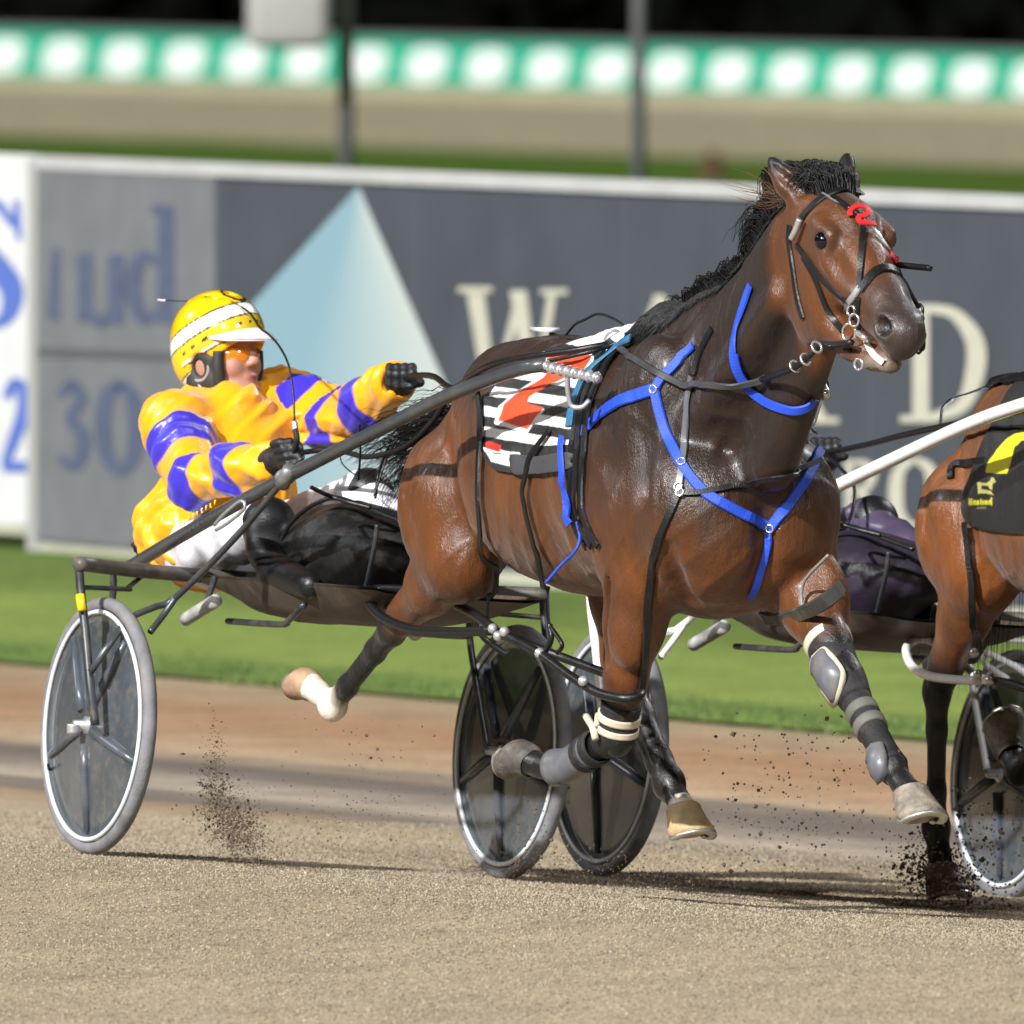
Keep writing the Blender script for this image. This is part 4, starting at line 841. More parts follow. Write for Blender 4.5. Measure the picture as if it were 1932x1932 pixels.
# bridle
br = thing('bridle', None, None); br.parent = horse
for k in ('label', 'category'):
    if k in br: del br[k]
B = lambda name, w, m, *p, off=.004, n=44: S(name, zh(*p), w, m, br, off, n, .0035)
B('browband', .017, M['black'], (655, 570), (690, 500), (750, 430), (830, 370), (900, 338), (1000, 318), (1100, 345))
B('cheekpiece', .015, M['black'], (600, 560), (592, 660), (610, 780), (625, 880), (640, 1000), (662, 1110), (690, 1200))
B('cheekpiece', .012, M['black'], (650, 700), (720, 790), (780, 880), (850, 960), (930, 1030), (1005, 1085))
B('cheekpiece', .011, M['black'], (690, 780), (760, 900), (810, 1020), (850, 1130), (900, 1220), (960, 1295))
B('face_strap', .012, M['black'], (890, 372), (960, 420), (1020, 470), (1075, 520), (1092, 600), (1090, 720), (1082, 860), (1080, 980))
B('face_cord', .004, M['chrome'], (760, 315), (880, 385), (1000, 455), (1090, 520), (1180, 610), (1260, 720), (1330, 830), (1370, 930))
B('noseband', .019, M['black'], (1085, 1010), (1120, 960), (1170, 895), (1240, 862), (1310, 875), (1380, 940), (1430, 1040), (1480, 1130))
B('bit_strap', .014, M['chrome'] if 0 else mat('worn_strap', (.20, .20, .21), .35), (1085, 990), (1040, 1050), (1005, 1100), (985, 1170))
B('bit_strap', .012, M['black'], (1070, 1060), (1065, 1150), (1060, 1230), (1080, 1290))
B('forehead_tag', .010, M['red'], (1010, 510), (1005, 480), (1040, 450), (1100, 452), (1125, 480), (1100, 510), (1060, 515), (1070, 550), (1120, 560), (1165, 566), off=.008)
B('cheek_tag', .014, M['red'], (1270, 770), (1300, 800), (1325, 835), off=.008)
B('tongue_strap', .012, mat('white_tape', (.6, .58, .52), .6), (1120, 1360), (1150, 1420), (1190, 1470), (1240, 1510), off=.003)
mb = MB()
for x, y, r in ((1015, 1150, .013), (1035, 1215, .016), (1000, 1300, .022), (1065, 1520, .014)):
    p = zh((x, y))[0]; MB().ring(W(L(*p, .075)), RV+HV*.4, r, .0032, 22, 6).build('bit_ring', M['chrome'], br)
mb.tube(W(spline(np.array([L(*zh((1050, 1300))[0], .07), L(*zh((1110, 1340))[0], .06), L(*zh((1130, 1350))[0], .045)]), 10)), .008, 8); mb.build('bit_ring', M['chrome'], br)
mb = MB()
for x, y in ((1490, 1150), (1480, 1400), (1500, 1380)):
    p = zh((x, y))[0]; MB().ring(W(L(*p, -.07)), RV, .016, .004, 20, 6).build('bit_ring', M['black'], br)
ltube('bit_clip', [L(*zh((660, 520))[0], .115), L(*zh((630, 600))[0], .118), L(*zh((605, 650))[0], .118)], .009, M['steel'], br)
ltube('head_pole', [L(1688, 499, -.10), L(1715, 502, -.12), L(1755, 506, -.14)], .0085, M['black'], br)
ltube('lower_strap', [L(*zh((840, 1405))[0], .05), L(*zh((930, 1410))[0], .06), L(*zh((1010, 1425))[0], .06)], .006, M['black'], br)
# boots
def boot(name, J, rad, m, **k): return sleeve(name, J, rad, m, horse, **k)
neo = mat('neoprene_boot', (.010, .0095, .0105), .75, noise=.3, bump=.3, bscale=120, dirt=(.12, .1, .08), dscale=15, damt=.3); shell = mat('boot_shell', (.12, .125, .14), .38, noise=.25, dirt=DIRT, dscale=12, damt=.3); ctrim = mat('cream_trim', (.58, .52, .40), .6, noise=.15, dirt=(.25, .2, .14), dscale=20)
def along(a, b, t): a, b = np.array(a), np.array(b); return a+(b-a)*t
e, k_, fe, pa = [np.array(j) for j in lf['J'][1:5]]
boot('knee_boot', [along(e, k_, .62), along(e, k_, .85), k_, along(k_, fe, .22)], [.064, .055, .057, .045], neo)
boot('knee_boot_band', [along(e, k_, .60), along(e, k_, .66)], [.068, .066], ctrim, seg=5)
boot('shin_boot', [along(k_, fe, .2), along(k_, fe, .4), along(k_, fe, .8), fe], [.044, .041, .039, .046], neo)
for a in (.32, .48): boot('boot_strap', [along(k_, fe, a), along(k_, fe, a+.09)], [.046, .0455], mat('boot_strap_grey', (.11, .105, .09), .7, noise=.2), seg=5)
def zb(*p): return [(1418.9+x*.2813, 1041.5+y*.2813) for x, y in p]
patch(HF, 'knee_shield_trim', zb((436, 690), (500, 650), (545, 690), (600, 760), (630, 820), (625, 900), (585, 1012), (520, 950), (460, 850), (428, 760)), ctrim, horse, off=.018, dome=.012, rings=6)
patch(HF, 'knee_shield', zb((445, 705), (500, 664), (545, 715), (592, 775), (615, 825), (608, 900), (580, 985), (525, 930), (470, 845), (441, 765)), shell, horse, off=.021, dome=.014, rings=6)
patch(HF, 'tendon_shield', zb((830, 1290), (880, 1300), (908, 1370), (905, 1480), (875, 1535), (830, 1490), (805, 1400), (810, 1330)), shell, horse, off=.016, dome=.012, rings=6)
e, k_, fe, pa = [np.array(j) for j in rf['J'][1:5]]
boot('knee_boot', [along(e, k_, .80), along(e, k_, .92), k_, along(k_, fe, .22)], [.056, .054, .056, .046], neo)
boot('knee_boot_band', [along(e, k_, .87), along(e, k_, .915)], [.060, .0595], ctrim, seg=5); boot('knee_boot_band', [along(e, k_, .945), along(e, k_, .985)], [.0595, .060], ctrim, seg=5)
mb = MB(); mb.tube(W(spline(np.array([L(1106, 1352, .2), L(1118, 1372, .235), L(1124, 1395, .24)]), 10)), .010, 8); mb.tube(W(spline(np.array([L(1128, 1348, .2), L(1126, 1368, .235)]), 6)), .008, 8); mb.build('knee_buckle', ctrim, horse)
boot('shin_boot', [along(k_, fe, .38), along(k_, fe, .6), along(k_, fe, .9), along(fe, pa, .4)], [.046, .046, .047, .050], shell)
for a in (.34, .50): boot('boot_strap', [along(k_, fe, a), along(k_, fe, a+.11)], [.0495, .0495], neo, seg=5)
# ================================================================== the sulky
TL = .075
def mir(p): p = np.array(p, float); return np.stack([p[..., 0], -p[..., 1], p[..., 2]-2*TL*p[..., 1]], -1)
discm = mat('wheel_disc', (.075, .09, .105), .2, spec=.7, noise=.3, nscale=6, coat=.5, dirt=(.2, .17, .13), dscale=34, damt=.6, alpha=.8)
def make_sulky(label, forkm, shaftm, coverm, marks=True):
    hub = L(186, 1367, .615); hub[2] = .347+TL*.615; t0 = hub[0]
    root = thing('sulky', label, 'sulky', W((t0, 0, 0)))
    ax = np.array([0, 1, TL]); ax /= np.linalg.norm(ax); upv = np.array([0, -TL, 1]); upv /= np.linalg.norm(upv); fw = np.array([1., 0, 0])
    def wpt(c, a, r, o): return c+r*(math.cos(a)*fw+math.sin(a)*upv)+ax*o
    for sg in (1, -1):
        c = np.array([t0, .615*sg, .347+TL*.615*sg])
        wh = thing('wheel', None, None, W(c)); wh.parent = root; wh.location = Vector(W(c))-root.location
        for k in ('label', 'category'):
            if k in wh: del wh[k]
        mb = MB(); V = []; n = 72; m = 12
        for i in range(n):
            a = 2*math.pi*i/n
            for k in range(m): b = 2*math.pi*k/m; V.append(wpt(c, a, .328+.0185*math.cos(b), .020*math.sin(b)))
        quad = [[i*m+k, i*m+(k+1) % m, ((i+1) % n)*m+(k+1) % m, ((i+1) % n)*m+k] for i in range(n) for k in range(m)]
        mb.add(W(np.array(V)), quad); mb.build('tyre', M['rubber'], wh)
        mb = MB()
        for o in (.018, -.018):
            V = []; m = 6
            for i in range(n):
                a = 2*math.pi*i/n
                for k in range(m): b = 2*math.pi*k/m; V.append(wpt(c, a, .3065+.0068*math.cos(b), o+.006*math.sin(b)))
            mb.add(W(np.array(V)), [[i*m+k, i*m+(k+1) % m, ((i+1) % n)*m+(k+1) % m, ((i+1) % n)*m+k] for i in range(n) for k in range(m)])
        mb.build('rim', M['rim'], wh)
        for o in (1, -1):                          # two dished covers
            V = []; rs = [.303, .295, .27, .2, .12, .05]; oo = [.014, .010, .012, .020, .030, .036]
            for r_, q in zip(rs, oo):
                for i in range(n): V.append(wpt(c, 2*math.pi*i/n, r_, q*o))
            V.append(c+ax*.037*o); k = len(V)-1; mb = MB()
            mb.add(W(np.array(V)), [[j*n+i, j*n+(i+1) % n, (j+1)*n+(i+1) % n, (j+1)*n+i] for j in range(5) for i in range(n)]+[[5*n+i, 5*n+(i+1) % n, k] for i in range(n)]); mb.build('disc_cover', discm, wh)
            mb = MB()
            for j in range(5):
                a = 2*math.pi*j/5+.95; mb.tube(W(np.array([wpt(c, a, .05, .036*o), wpt(c, a, .12, .032*o), wpt(c, a, .2, .0225*o), wpt(c, a, .285, .0125*o)])), [.016, .0145, .013, .010], 10)
            mb.build('spokes', spokem, wh)
        mb = MB(); mb.tube(W(np.array([c+ax*.075, c+ax*.045, c+ax*.04, c-ax*.04, c-ax*.045, c-ax*.075])), [.012, .014, .024, .024, .014, .012], 16); mb.build('hub', M['steel'], wh)
        mb = MB(); a = math.radians(205); mb.tube(W(np.array([wpt(c, a, .307, .012*sg), wpt(c, a, .27, .03*sg)])), .004, 6); mb.build('valve', M['black'], wh)
    fr = thing('frame', None, None); fr.parent = root
    for k in ('label', 'category'):
        if k in fr: del fr[k]
    def both(name, pts, r, m, par=fr, n=30):
        for f_ in (lambda p: p, mir):
            mb = MB(); mb.tube(W(spline(f_(np.array(pts, float)), n)), r, 10); mb.build(name, m, par)
    both('fork', [L(149, 1062, .69), L(152, 1110, .69), L(160, 1180, .69), L(170, 1290, .695), L(180, 1368, .69)], .0125, forkm)
    ip = np.array([L(213, 1076, .53), L(214, 1110, .53)]); both('fork', [ip[0], ip[1], (ip[1][0]-.0, .535, ip[1][2]-.1), (t0, .54, .40)], .010, forkm)
    both('fork_end', [(t0+.0, .69, .40), (t0, .69, .385), (t0, .69, .375)], .018, M['steel'], n=6)
    both('fork_brace', [L(171, 1268, .70), L(205, 1218, .66), L(244, 1168, .58), L(290, 1146, .50), L(331, 1128, .44), L(447, 1011, .405), L(538, 902, .41)], .0095, shaftm)
    both('strut', [L(331, 1128, .44), L(305, 1165, .48), L(284, 1192, .53)], .009, shaftm)
    arch = [L(147, 1063, .70), L(240, 1074, .5), L(352, 1084, .28)]; ar = np.vstack([np.array(arch), [(arch[2][0], 0, arch[2][2]-TL*.28)], mir(np.array(arch))[::-1]])
    mb = MB(); mb.tube(W(spline(ar, 60)), .020, 12); mb.build('axle_arch', mat('axle_dusty', (.085, .075, .065), .5, noise=.3, dirt=DIRT, damt=.3), fr)
    both('stay', [L(150, 1108, .69), L(200, 1110, .60), L(246, 1112, .50)], .007, forkm)
    both('stay', [L(238, 1112, .5), L(270, 1085, .42)], .007, forkm)
    both('shaft', [L(235, 1076, .345), L(320, 1024, .37), L(420, 966, .39), L(536, 902, .41), L(700, 818, .42), L(850, 744, .425), L(950, 706, .425), L(1000, 692, .42), L(1030, 688, .40)], .0185, shaftm, n=50)
    both('hitch_tip', [L(1026, 691, .40), L(1060, 699, .375), L(1095, 707, .35), L(1131, 714, .325)], .0125, M['chrome'], n=16)
    for f_ in (lambda p: p, mir):
        mb = MB(); q = np.array([L(1026, 691, .40), L(1131, 714, .325)]); q = f_(q)
        for a in np.linspace(.05, .95, 8): p = q[0]+(q[1]-q[0])*a; mb.ring(W(p), W(q[1])-W(q[0]), .0125, .005, 14, 6)
        mb.build('hitch_ribs', M['steel'], fr)
        mb = MB(); mb.tube(W(spline(f_(np.array([L(1070, 705, .37), L(1072, 740, .36), L(1078, 765, .35), L(1098, 768, .33), L(1112, 755, .31)])), 24)), .007, 8); mb.build('hitch_hook', M['steel'], fr)
        mb = MB(); mb.ball(W(f_(np.array(L(538, 900, .415)))), .028, 12, 8, (1, 1, .8)); mb.tube(W(f_(np.array([L(548, 884, .43), L(532, 915, .43)]))), .02, 10); mb.build('clamp', mat('clamp_grey', (.22, .22, .22), .45, .4, noise=.4), fr)
    both('spring_clip', [L(405, 990, .42), L(425, 968, .43), L(455, 945, .43), L(462, 958, .43), L(432, 985, .43), L(408, 1000, .42)], .005, M['steel'])
    # yellow marks on the fork and shaft
    if marks: mb = MB(); mb.tube(W(np.array([L(151, 1122, .704), L(155, 1152, .704)])), .0125, 8); mb.build('reflector', M['yellow'], fr)
    if marks:                                    # small yellow lettering along the top of the shaft
        A_, B_ = np.array(L(352, 1001, .405)), np.array(L(418, 961, .41)); dz = np.array([0, .02, .012])
        for k in range(9):
            p = A_+(B_-A_)*k/8.+dz; e = (B_-A_)/np.linalg.norm(B_-A_); mb = MB(); mb.tube(W(np.array([p, p+np.array([0, 0, .012])])), .0022, 6)
            if k % 2: mb.tube(W(np.array([p, p+e*.007])), .002, 6)
            if k % 3 != 1: mb.tube(W(np.array([p+np.array([0, 0, .012]), p+e*.007+np.array([0, 0, .010])])), .002, 6)
            mb.build('shaft_letter', M['yellow'], fr)
    # seat, pan, foot rests, apron
    seat = Field((t0-.75, -.32, .6), (t0+.35, .32, 1.05), .008); sc_ = L(400, 1062, .0); seat.ell(sc_, (.20, .20, .05), k=.03); seat.ell(sc_+np.array([-.16, 0, .05]), (.05, .19, .06), k=.04)
    field_mesh(seat, 'seat', M['black'], root)
    prof = [L(x, y, .26) for x, y in ((335, 1092), (385, 1122), (450, 1160), (540, 1170), (640, 1155), (705, 1120))]; prof = spline(np.array(prof), 30); V = []; ns = 14
    for p in prof:
        for j in range(ns+1):
            a = -1+2*j/ns; q = abs(a)**6; top = L(500, 1098, .26)[2]; V.append((p[0], .26*a, p[2]+(max(top, p[2])-p[2])*q+TL*(.26*a-.26)))
    nb = ns+1; mb = MB(); Vi = np.array(V)+np.array([0, 0, .008])
    fq = [[i*nb+j, i*nb+j+1, (i+1)*nb+j+1, (i+1)*nb+j] for i in range(29) for j in range(ns)]; mb.add(W(np.array(V)), fq); mb.add(W(Vi), [q[::-1] for q in fq]); mb.build('mud_pan', panm, root)
    both('pan_rail', [L(430, 1172, .27), L(530, 1178, .27), L(545, 1170, .27), L(575, 1140, .26)], .009, M['frame'], root)
    both('foot_rest', [L(350, 1169, .34), L(380, 1150, .34), L(408, 1133, .34)], .0185, mat('foot_rest_grey', (.42, .42, .40), .45, noise=.3), root, 8)
    both('foot_rest_bracket', [L(385, 1148, .34), L(392, 1130, .33), L(398, 1112, .31), L(405, 1092, .28)], .009, M['frame'], root, 12)
    dc = Field((t0-.5, -.36, .66), (t0+1.2, .36, 1.25), .009); c0 = L(640, 1062, .06)
    dc.ell(c0, (.27, .155, .155), k=.03); dc.ell(L(720, 1035, .0), (.28, .17, .10), k=.08); dc.ell(L(590, 1120, .05), (.30, .18, .07), k=.06)
    dc.wrinkle((t0-.5, -.36, .66), (t0+1.2, .36, 1.25), lambda x, y, z: .009*(1-np.abs(np.sin(x*14+1.5*np.sin(z*11+y*4))))**3-.007*(1-np.abs(np.sin(z*15-x*7+y*6)))**4+.0015*np.sin(x*41-z*30+y*25))
    field_mesh(dc, 'dust_cover', coverm, root)
    ltube('cover_rim', [L(525, 1060, .20), L(535, 1010, .20), L(560, 975, .19), L(600, 948, .17), L(640, 940, .14), L(700, 962, .12), L(760, 985, .11)], .0065, M['black'], root)
    ltube('cover_strap', [L(588, 920, .34), L(620, 935, .24), L(660, 948, .2), L(700, 958, .16)], .006, M['black'], root)
    ltube('cover_strut', [L(690, 1110, .2), L(705, 1040, .22), L(712, 990, .22)], .007, M['frame'], root)
    return root
spokem = mat('spoke_dark', (.07, .08, .10), .3, noise=.2, dirt=DIRT, damt=.25)
panm = mat('muddy_pan', (.07, .052, .038), .6, noise=.5, nscale=6, dirt=(.16, .12, .08), dscale=7, damt=.7)
cover1 = mat('glossy_black_cover', (.006, .0055, .0055), .5, spec=.4, noise=.3, dirt=(.06, .05, .042), dscale=11, damt=.6, bump=.3, bscale=30)
sulky1 = make_sulky('grey racing sulky with disc wheels carrying the driver in yellow', M['frame'], M['shaft'], cover1)
# ================================================================== the drivers
def make_driver(label, cols, lhand, lelbow, rig_loff=0, helmet2=False):
    hip = L(425, 1015, .04); root = thing('person', label, 'person', W((hip[0], hip[1], hip[2]-.1)))
    sR, eR, wR, hR = L(328, 792, .195), L(368, 905, .245), L(508, 876, .16), L(548, 858, .15)
    sL, eL = L(528, 752, -.19), np.array(lelbow); hL = np.array(lhand); wL = hL+(eL-hL)/np.linalg.norm(eL-hL)*.055
    neck = L(421, 752, 0.0); chest = L(432, 822, .0); waist = L(432, 930, .03)
    # body (head, neck and the limbs inside the clothes)
    f = Field((-1.15, -.55, .75), (.5, .55, 1.66), .0055)
    up = np.array([-.20, .08, .97]); fd = np.array([.90, -.42, .12]); up -= fd*np.dot(up, fd)/np.dot(fd, fd); up /= np.linalg.norm(up); fd /= np.linalg.norm(fd); sd = np.cross(up, fd); sd = sd if sd[1] > 0 else -sd   # sd = driver's right
    Hc = L(420, 666, .0); R = [fd, sd, up]
    def q(a, b, c): return Hc+fd*a+sd*b+up*c
    f.ell(q(0, 0, .02), (.098, .076, .105), R, k=.02)
    f.chain([(*q(.03, 0, -.03), .075), (*q(.05, 0, -.085), .050)], 1, .03)
    f.ell(q(.085, 0, -.118), (.024, .026, .02), R, k=.025)               # chin
    for sg in (1, -1):
        f.ell(q(.068, .042*sg, -.045), (.022, .022, .024), R, k=.02); f.seg(q(-.0, .06*sg, -.07), q(.06, .035*sg, -.112), .018, .016, k=.025)
        f.ell(q(.078, .032*sg, .0), (.02, .017, .012), R, k=.012, sub=True); f.ell(q(-.012, .078*sg, -.03), (.026, .011, .034), R, k=.01)
    f.chain([(*q(.09, 0, .015), .011), (*q(.112, 0, -.033), .014)], 1, .012); f.ell(q(.105, .014, -.04), (.011, .009, .009), R, k=.008); f.ell(q(.105, -.014, -.04), (.011, .009, .009), R, k=.008)
    f.ell(q(.094, 0, -.073), (.012, .024, .006), R, k=.008); f.ell(q(.090, 0, -.086), (.012, .022, .007), R, k=.008); f.seg(q(.108, .022, -.079), q(.108, -.022, -.079), .0035, .0035, k=.004, sub=True)
    f.seg(q(-.01, 0, -.07), neck, .058, .062, k=.03); f.chain([(*neck, .06), (*chest, .12), (*waist, .12), (*hip, .12)], .95, .05)
    for a, b, c in ((sR, eR, wR), (sL, eL, wL)): f.chain([(*a, .055), (*b, .042), (*c, .03)], 1, .03); f.seg(neck+np.array([0, 0, -.05]), a, .06, .055, k=.04)
    f.seg(wR, hR, .03, .03, k=.01); f.seg(wL, hL, .03, .03, k=.01)
    kR = L(505, 995, .18); kL = L(690, 940, -.09)
    for kk, hp in ((kR, hip+np.array([0, .10, 0])), (kL, hip+np.array([0, -.1, 0]))): f.seg(hp, kk, .07, .05, k=.03)
    o, V = field_mesh(f, 'body', skinm, root, relax=1)
    d = V-Hc; a, b, c = d@fd, d@sd, d@up; C = np.tile(np.array([.36, .185, .13]), (len(V), 1))
    lip = (a > .07)*np.exp(-((c+.08)/.013)**2-(b/.03)**2); C = C*(1-.85*lip[:, None])+np.array([.25, .06, .055])*.85*lip[:, None]
    beard = (a > .0)*np.clip((-.088-c)/.03, 0, 1)*.4; C = C*(1-beard[:, None])+np.array([.22, .13, .09])*beard[:, None]; ck = np.exp(-((a-.05)/.03)**2-((c+.045)/.03)**2)*.3; C = C*(1-ck[:, None])+np.array([.5, .17, .12])*ck[:, None]; set_colors(o, C)
    # jacket
    j = Field((-1.2, -.60, .72), (.45, .60, 1.48), .0048)
    j.chain([(*(hip+np.array([-.02, .0, .03])), .165), (*waist, .158), (*chest, .148), (*(chest*.5+neck*.5+np.array([-.02, 0, -.01])), .115), (*(neck+np.array([-.03, 0, -.035])), .062)], 1.06, .05)
    j.ell(hip+np.array([-.06, .02, .02]), (.19, .205, .15), k=.06); j.ell(chest+np.array([.03, .0, -.02]), (.10, .15, .12), k=.06)
    for a, b, c, r in ((sR, eR, wR, (.080, .069, .061, .055)), (sL, eL, wL, (.081, .076, .067, .060))):
        m1 = b*.45+c*.55; j.seg(a*.75+chest*.25+np.array([0, 0, -.04]), a*.3+b*.3+waist*.4, .08, .06, k=.06); j.seg(neck+np.array([-.02, 0, -.075]), a+np.array([0, 0, -.01]), .066, .080, k=.07); j.chain([(*a, r[0]), (*(a*.5+b*.5), r[0]*.97), (*b, r[1]), (*m1, r[2]), (*c, r[3])], 1, .045)
        e = (c-b)/np.linalg.norm(c-b); j.seg(c+e*.045, c+e*.1, .046, .05, k=.004, sub=True)
    j.seg(neck+fd*.03+np.array([.0, 0, .0]), neck+fd*.05+up*.2, .070, .10, k=.015, sub=True)
    g = np.random.default_rng(2)
    def wr(x, y, z):
        n1 = np.sin(x*7+z*5+1)*np.sin(y*8+z*4)+.5*np.sin(x*13-z*9+y*5); n2 = np.sin(z*8-y*6)*np.sin(x*9+2)
        u1 = 70*(z*.75+x*.55+.25*y)+3.2*n1; u2 = 78*(x*.85-z*.35+.3*y)+3.6*n2; u3 = 105*(z*.3+y*.8-x*.4)+3*n1+2*n2
        sd_ = lambda u: np.sin(u+.75*np.sin(u))
        return .0105*sd_(u1)*np.clip(.42+.8*n2, 0, 1)+.0095*sd_(u2)*np.clip(.42-.8*n1, 0, 1)+.0055*sd_(u3)*np.clip(.45+n1*n2, 0, 1)+.006*np.sin(u1*.37+n2)
    j.wrinkle((-1.2, -.6, .72), (.45, .6, 1.48), wr)
    o, V = field_mesh(j, 'jacket', cols['jacket'], root, relax=1)
    C = np.tile(np.array(cols['main']), (len(V), 1)); best = np.full(len(V), 9.); tau = np.full(len(V), -1.)
    for a, b, c, sg in ((sR, eR, wR, 1), (sL, eL, wL, -1)):
        for p, e, base in ((a, b, 0), (b, c, 1)):
            pe = e-p; t_ = ((V-p)@pe)/(pe@pe); tc = np.clip(t_, 0, 1); dd = np.linalg.norm(V-p-tc[:, None]*pe, axis=1); ok = (dd < best) & (dd < .125); best[ok] = dd[ok]; tau[ok] = base+(tc if base else np.clip(t_, -1, 1))[ok]
    core = np.linalg.norm(V[:, :2]-(chest+(waist-chest)*np.clip(((V-chest)@(waist-chest))/((waist-chest)@(waist-chest)), -.3, 1.6)[:, None])[:, :2], axis=1)
    tau[(best > .108)] = -1
    wob = .03*np.sin(V[:, 2]*40+V[:, 0]*30)
    tw = tau+wob*.4
    for lo_, hi_ in cols['bands']:
        m_ = np.clip(np.minimum(tw-lo_, hi_-tw)/.022+.5, 0, 1)[:, None]; C = C*(1-m_)+np.array(cols['stripe'])*m_
    set_colors(o, C)
    # trousers, boots
    tr = Field((-.9, -.45, .6), (.75, .45, 1.25), .007)
    tr.ell(hip+np.array([.02, 0, -.03]), (.17, .17, .11), k=.04); tr.chain([(*(hip+np.array([.02, .10, -.02])), .09), (*kR, .068)], 1, .04); tr.chain([(*(hip+np.array([.02, -.1, -.02])), .09), (*kL, .068), (*(kL+np.array([.25, 0, -.06])), .05)], 1, .04)
    tr.wrinkle((-.9, -.45, .6), (.75, .45, 1.25), lambda x, y, z: .006*np.sin(x*38+z*24+3*np.sin(y*20))+.003*np.sin(z*70-x*33))
    field_mesh(tr, 'trousers', cols['trousers'], root)
    for kk, aa, toe in ((kR, L(520, 1075, .22), L(585, 1105, .25)), (kL, kL+np.array([.22, -.02, -.22]), kL+np.array([.36, -.02, -.25]))):
        b = Field(np.minimum(np.minimum(kk, aa), toe)-.12, np.maximum(np.maximum(kk, aa), toe)+.12, .007)
        b.chain([(*kk, .072), (*(kk*.5+aa*.5), .062), (*aa, .05)], 1, .03); b.chain([(*aa, .05), (*toe, .036)], .9, .02); b.ell(kk+np.array([.02, 0, .02]), (.06, .06, .06), k=.03); field_mesh(b, 'boot', M['black'], root)
    # gloves: palm, four bent fingers, thumb
    def glove(h, w, axis, nrm, dn):
        g_ = Field(h-.13, h+.13, .0038); axis, nrm, dn = [np.array(v, float)/np.linalg.norm(v) for v in (axis, nrm, dn)]       # axis = across knuckles, nrm = out of the back of the hand, dn = towards the fingertips
        g_.ell(h-nrm*.004, (.040, .022, .036), [axis, nrm, dn], k=.012); e = (w-h)/np.linalg.norm(w-h); g_.seg(h+e*.02, h+e*.10, .032, .039, k=.02); g_.seg(h+e*.085, h+e*.10, .043, .044, k=.006)
        for i in range(4):
            o_ = axis*(-.031+.0205*i); ln = (.9, 1, .97, .8)[i]; a = h+o_-dn*.030+nrm*.014; b = a+(nrm*.016+dn*.024)*ln; c = b+(dn*.030-nrm*.006)*ln; d_ = c+(-nrm*.026+dn*.004)*ln
            g_.chain([(*a, .0125), (*b, .0118), (*c, .0112), (*d_, .0095)], 1, .006)
        t0_ = h+axis*.036+dn*.0+nrm*-.005; g_.chain([(*t0_, .0135), (*(t0_+axis*.014+nrm*.022+dn*.012), .012), (*(t0_-axis*.012+nrm*.034+dn*.026), .0105)], 1, .008)
        field_mesh(g_, 'glove', cols['glove'], root)
    cv = np.array([.9, .43, .05])                      # towards the camera, in driver axes
    glove(hL, wL, np.array([.43, -.9, .0]), cv+np.array([0, 0, .25]), np.array([0, 0, -1.]))
    glove(hR, wR, np.array([.3, -.3, -.9]), np.array([.75, .6, .2]), np.array([.6, -.75, .1]))
    # helmet
    hm = Field(Hc-.24, Hc+.24, .0045); hc = q(-.012, 0, .045)
    hm.ell(hc, (.140, .112, .128), R, k=.02); hm.ell(q(-.055, 0, -.02), (.085, .100, .09), R, k=.04)
    hm.ell(q(.125, 0, -.085), (.125, .14, .115), R, k=.008, sub=True); hm.ell(q(-.03, 0, -.15), (.12, .14, .085), R, k=.01, sub=True)
    for sg in (1, -1): hm.ell(q(.005, .10*sg, -.045), (.04, .05, .045), R, k=.008, sub=True)
    for b_ in (.045, -.045, 0): hm.seg(q(-.1, b_, .135), q(.06, b_, .155), .007, .007, k=.012, sub=True)
    o, V = field_mesh(hm, 'helmet', cols['helmet'], root, one=True, relax=1); d = V-Hc; a, b, c = d@fd, d@sd, d@up; C = np.tile(np.array(cols['hcol']), (len(V), 1)); k_ = c-.42*a
    if not helmet2:
        wh = np.array([.78, .76, .70]); bk = np.array([.03, .025, .02])
        for lo_, hi_, cc in ((.088, .093, bk), (.050, .088, wh), (.045, .050, bk), (.0, .045, np.array([.58, .42, .02])), (-.006, .0, wh), (-.012, -.008, bk), (-.05, -.034, wh), (-.034, -.030, bk)): C[(k_ > lo_) & (k_ < hi_)] = cc
        dash = (k_ > .018) & (k_ < .027) & (np.sin((a*.7+b)*260) > .4) & (a > -.05); C[dash] = bk; C[(a < -.06) & (k_ < .045) & (k_ > -.02)] = cols['hcol']
        hs_ = np.hypot(a-.055, (b-.0)*1.1); C[(np.abs(hs_-.032) < .005) & (c > .1)] = bk
    else: C[:] = cols['hcol']
    set_colors(o, C)
    V = []; na, nr = 26, 7
    for i in range(na):
        an = math.radians(-66+132*i/(na-1))
        for k in range(nr):
            r = k/(nr-1); rad = .122+.044*r*max(0, math.cos(an*1.3)); V.append(q(-.008+rad*math.cos(an)*1.06, rad*.93*math.sin(an), .058-(.030*r*r*.8+.014*r)*max(.05, math.cos(an*1.3))-.020*math.sin(an)**2))
    V = np.array(V); fq = [[i*nr+k, i*nr+k+1, (i+1)*nr+k+1, (i+1)*nr+k] for i in range(na-1) for k in range(nr-1)]; n_ = len(V); bd = [i*nr+nr-1 for i in range(na)]
    mb = MB(); mb.add(W(np.vstack([V, V-up*.004])), fq+[[w+n_ for w in q_][::-1] for q_ in fq]+[[bd[i], bd[i+1], bd[i+1]+n_, bd[i]+n_] for i in range(na-1)]); mb.build('visor', cols['visor'], root)
    # goggles wrap the face
    V = []; na = 24
    for i in range(na):
        an = math.radians(-82+164*i/(na-1))
        for k, (hh, rr) in enumerate(((.030, .100), (.018, .109), (0, .112), (-.018, .109), (-.030 if abs(an) > .25 else -.018, .103))): V.append(q(-.005+rr*math.cos(an)*1.03, rr*.80*math.sin(an), hh-.013))
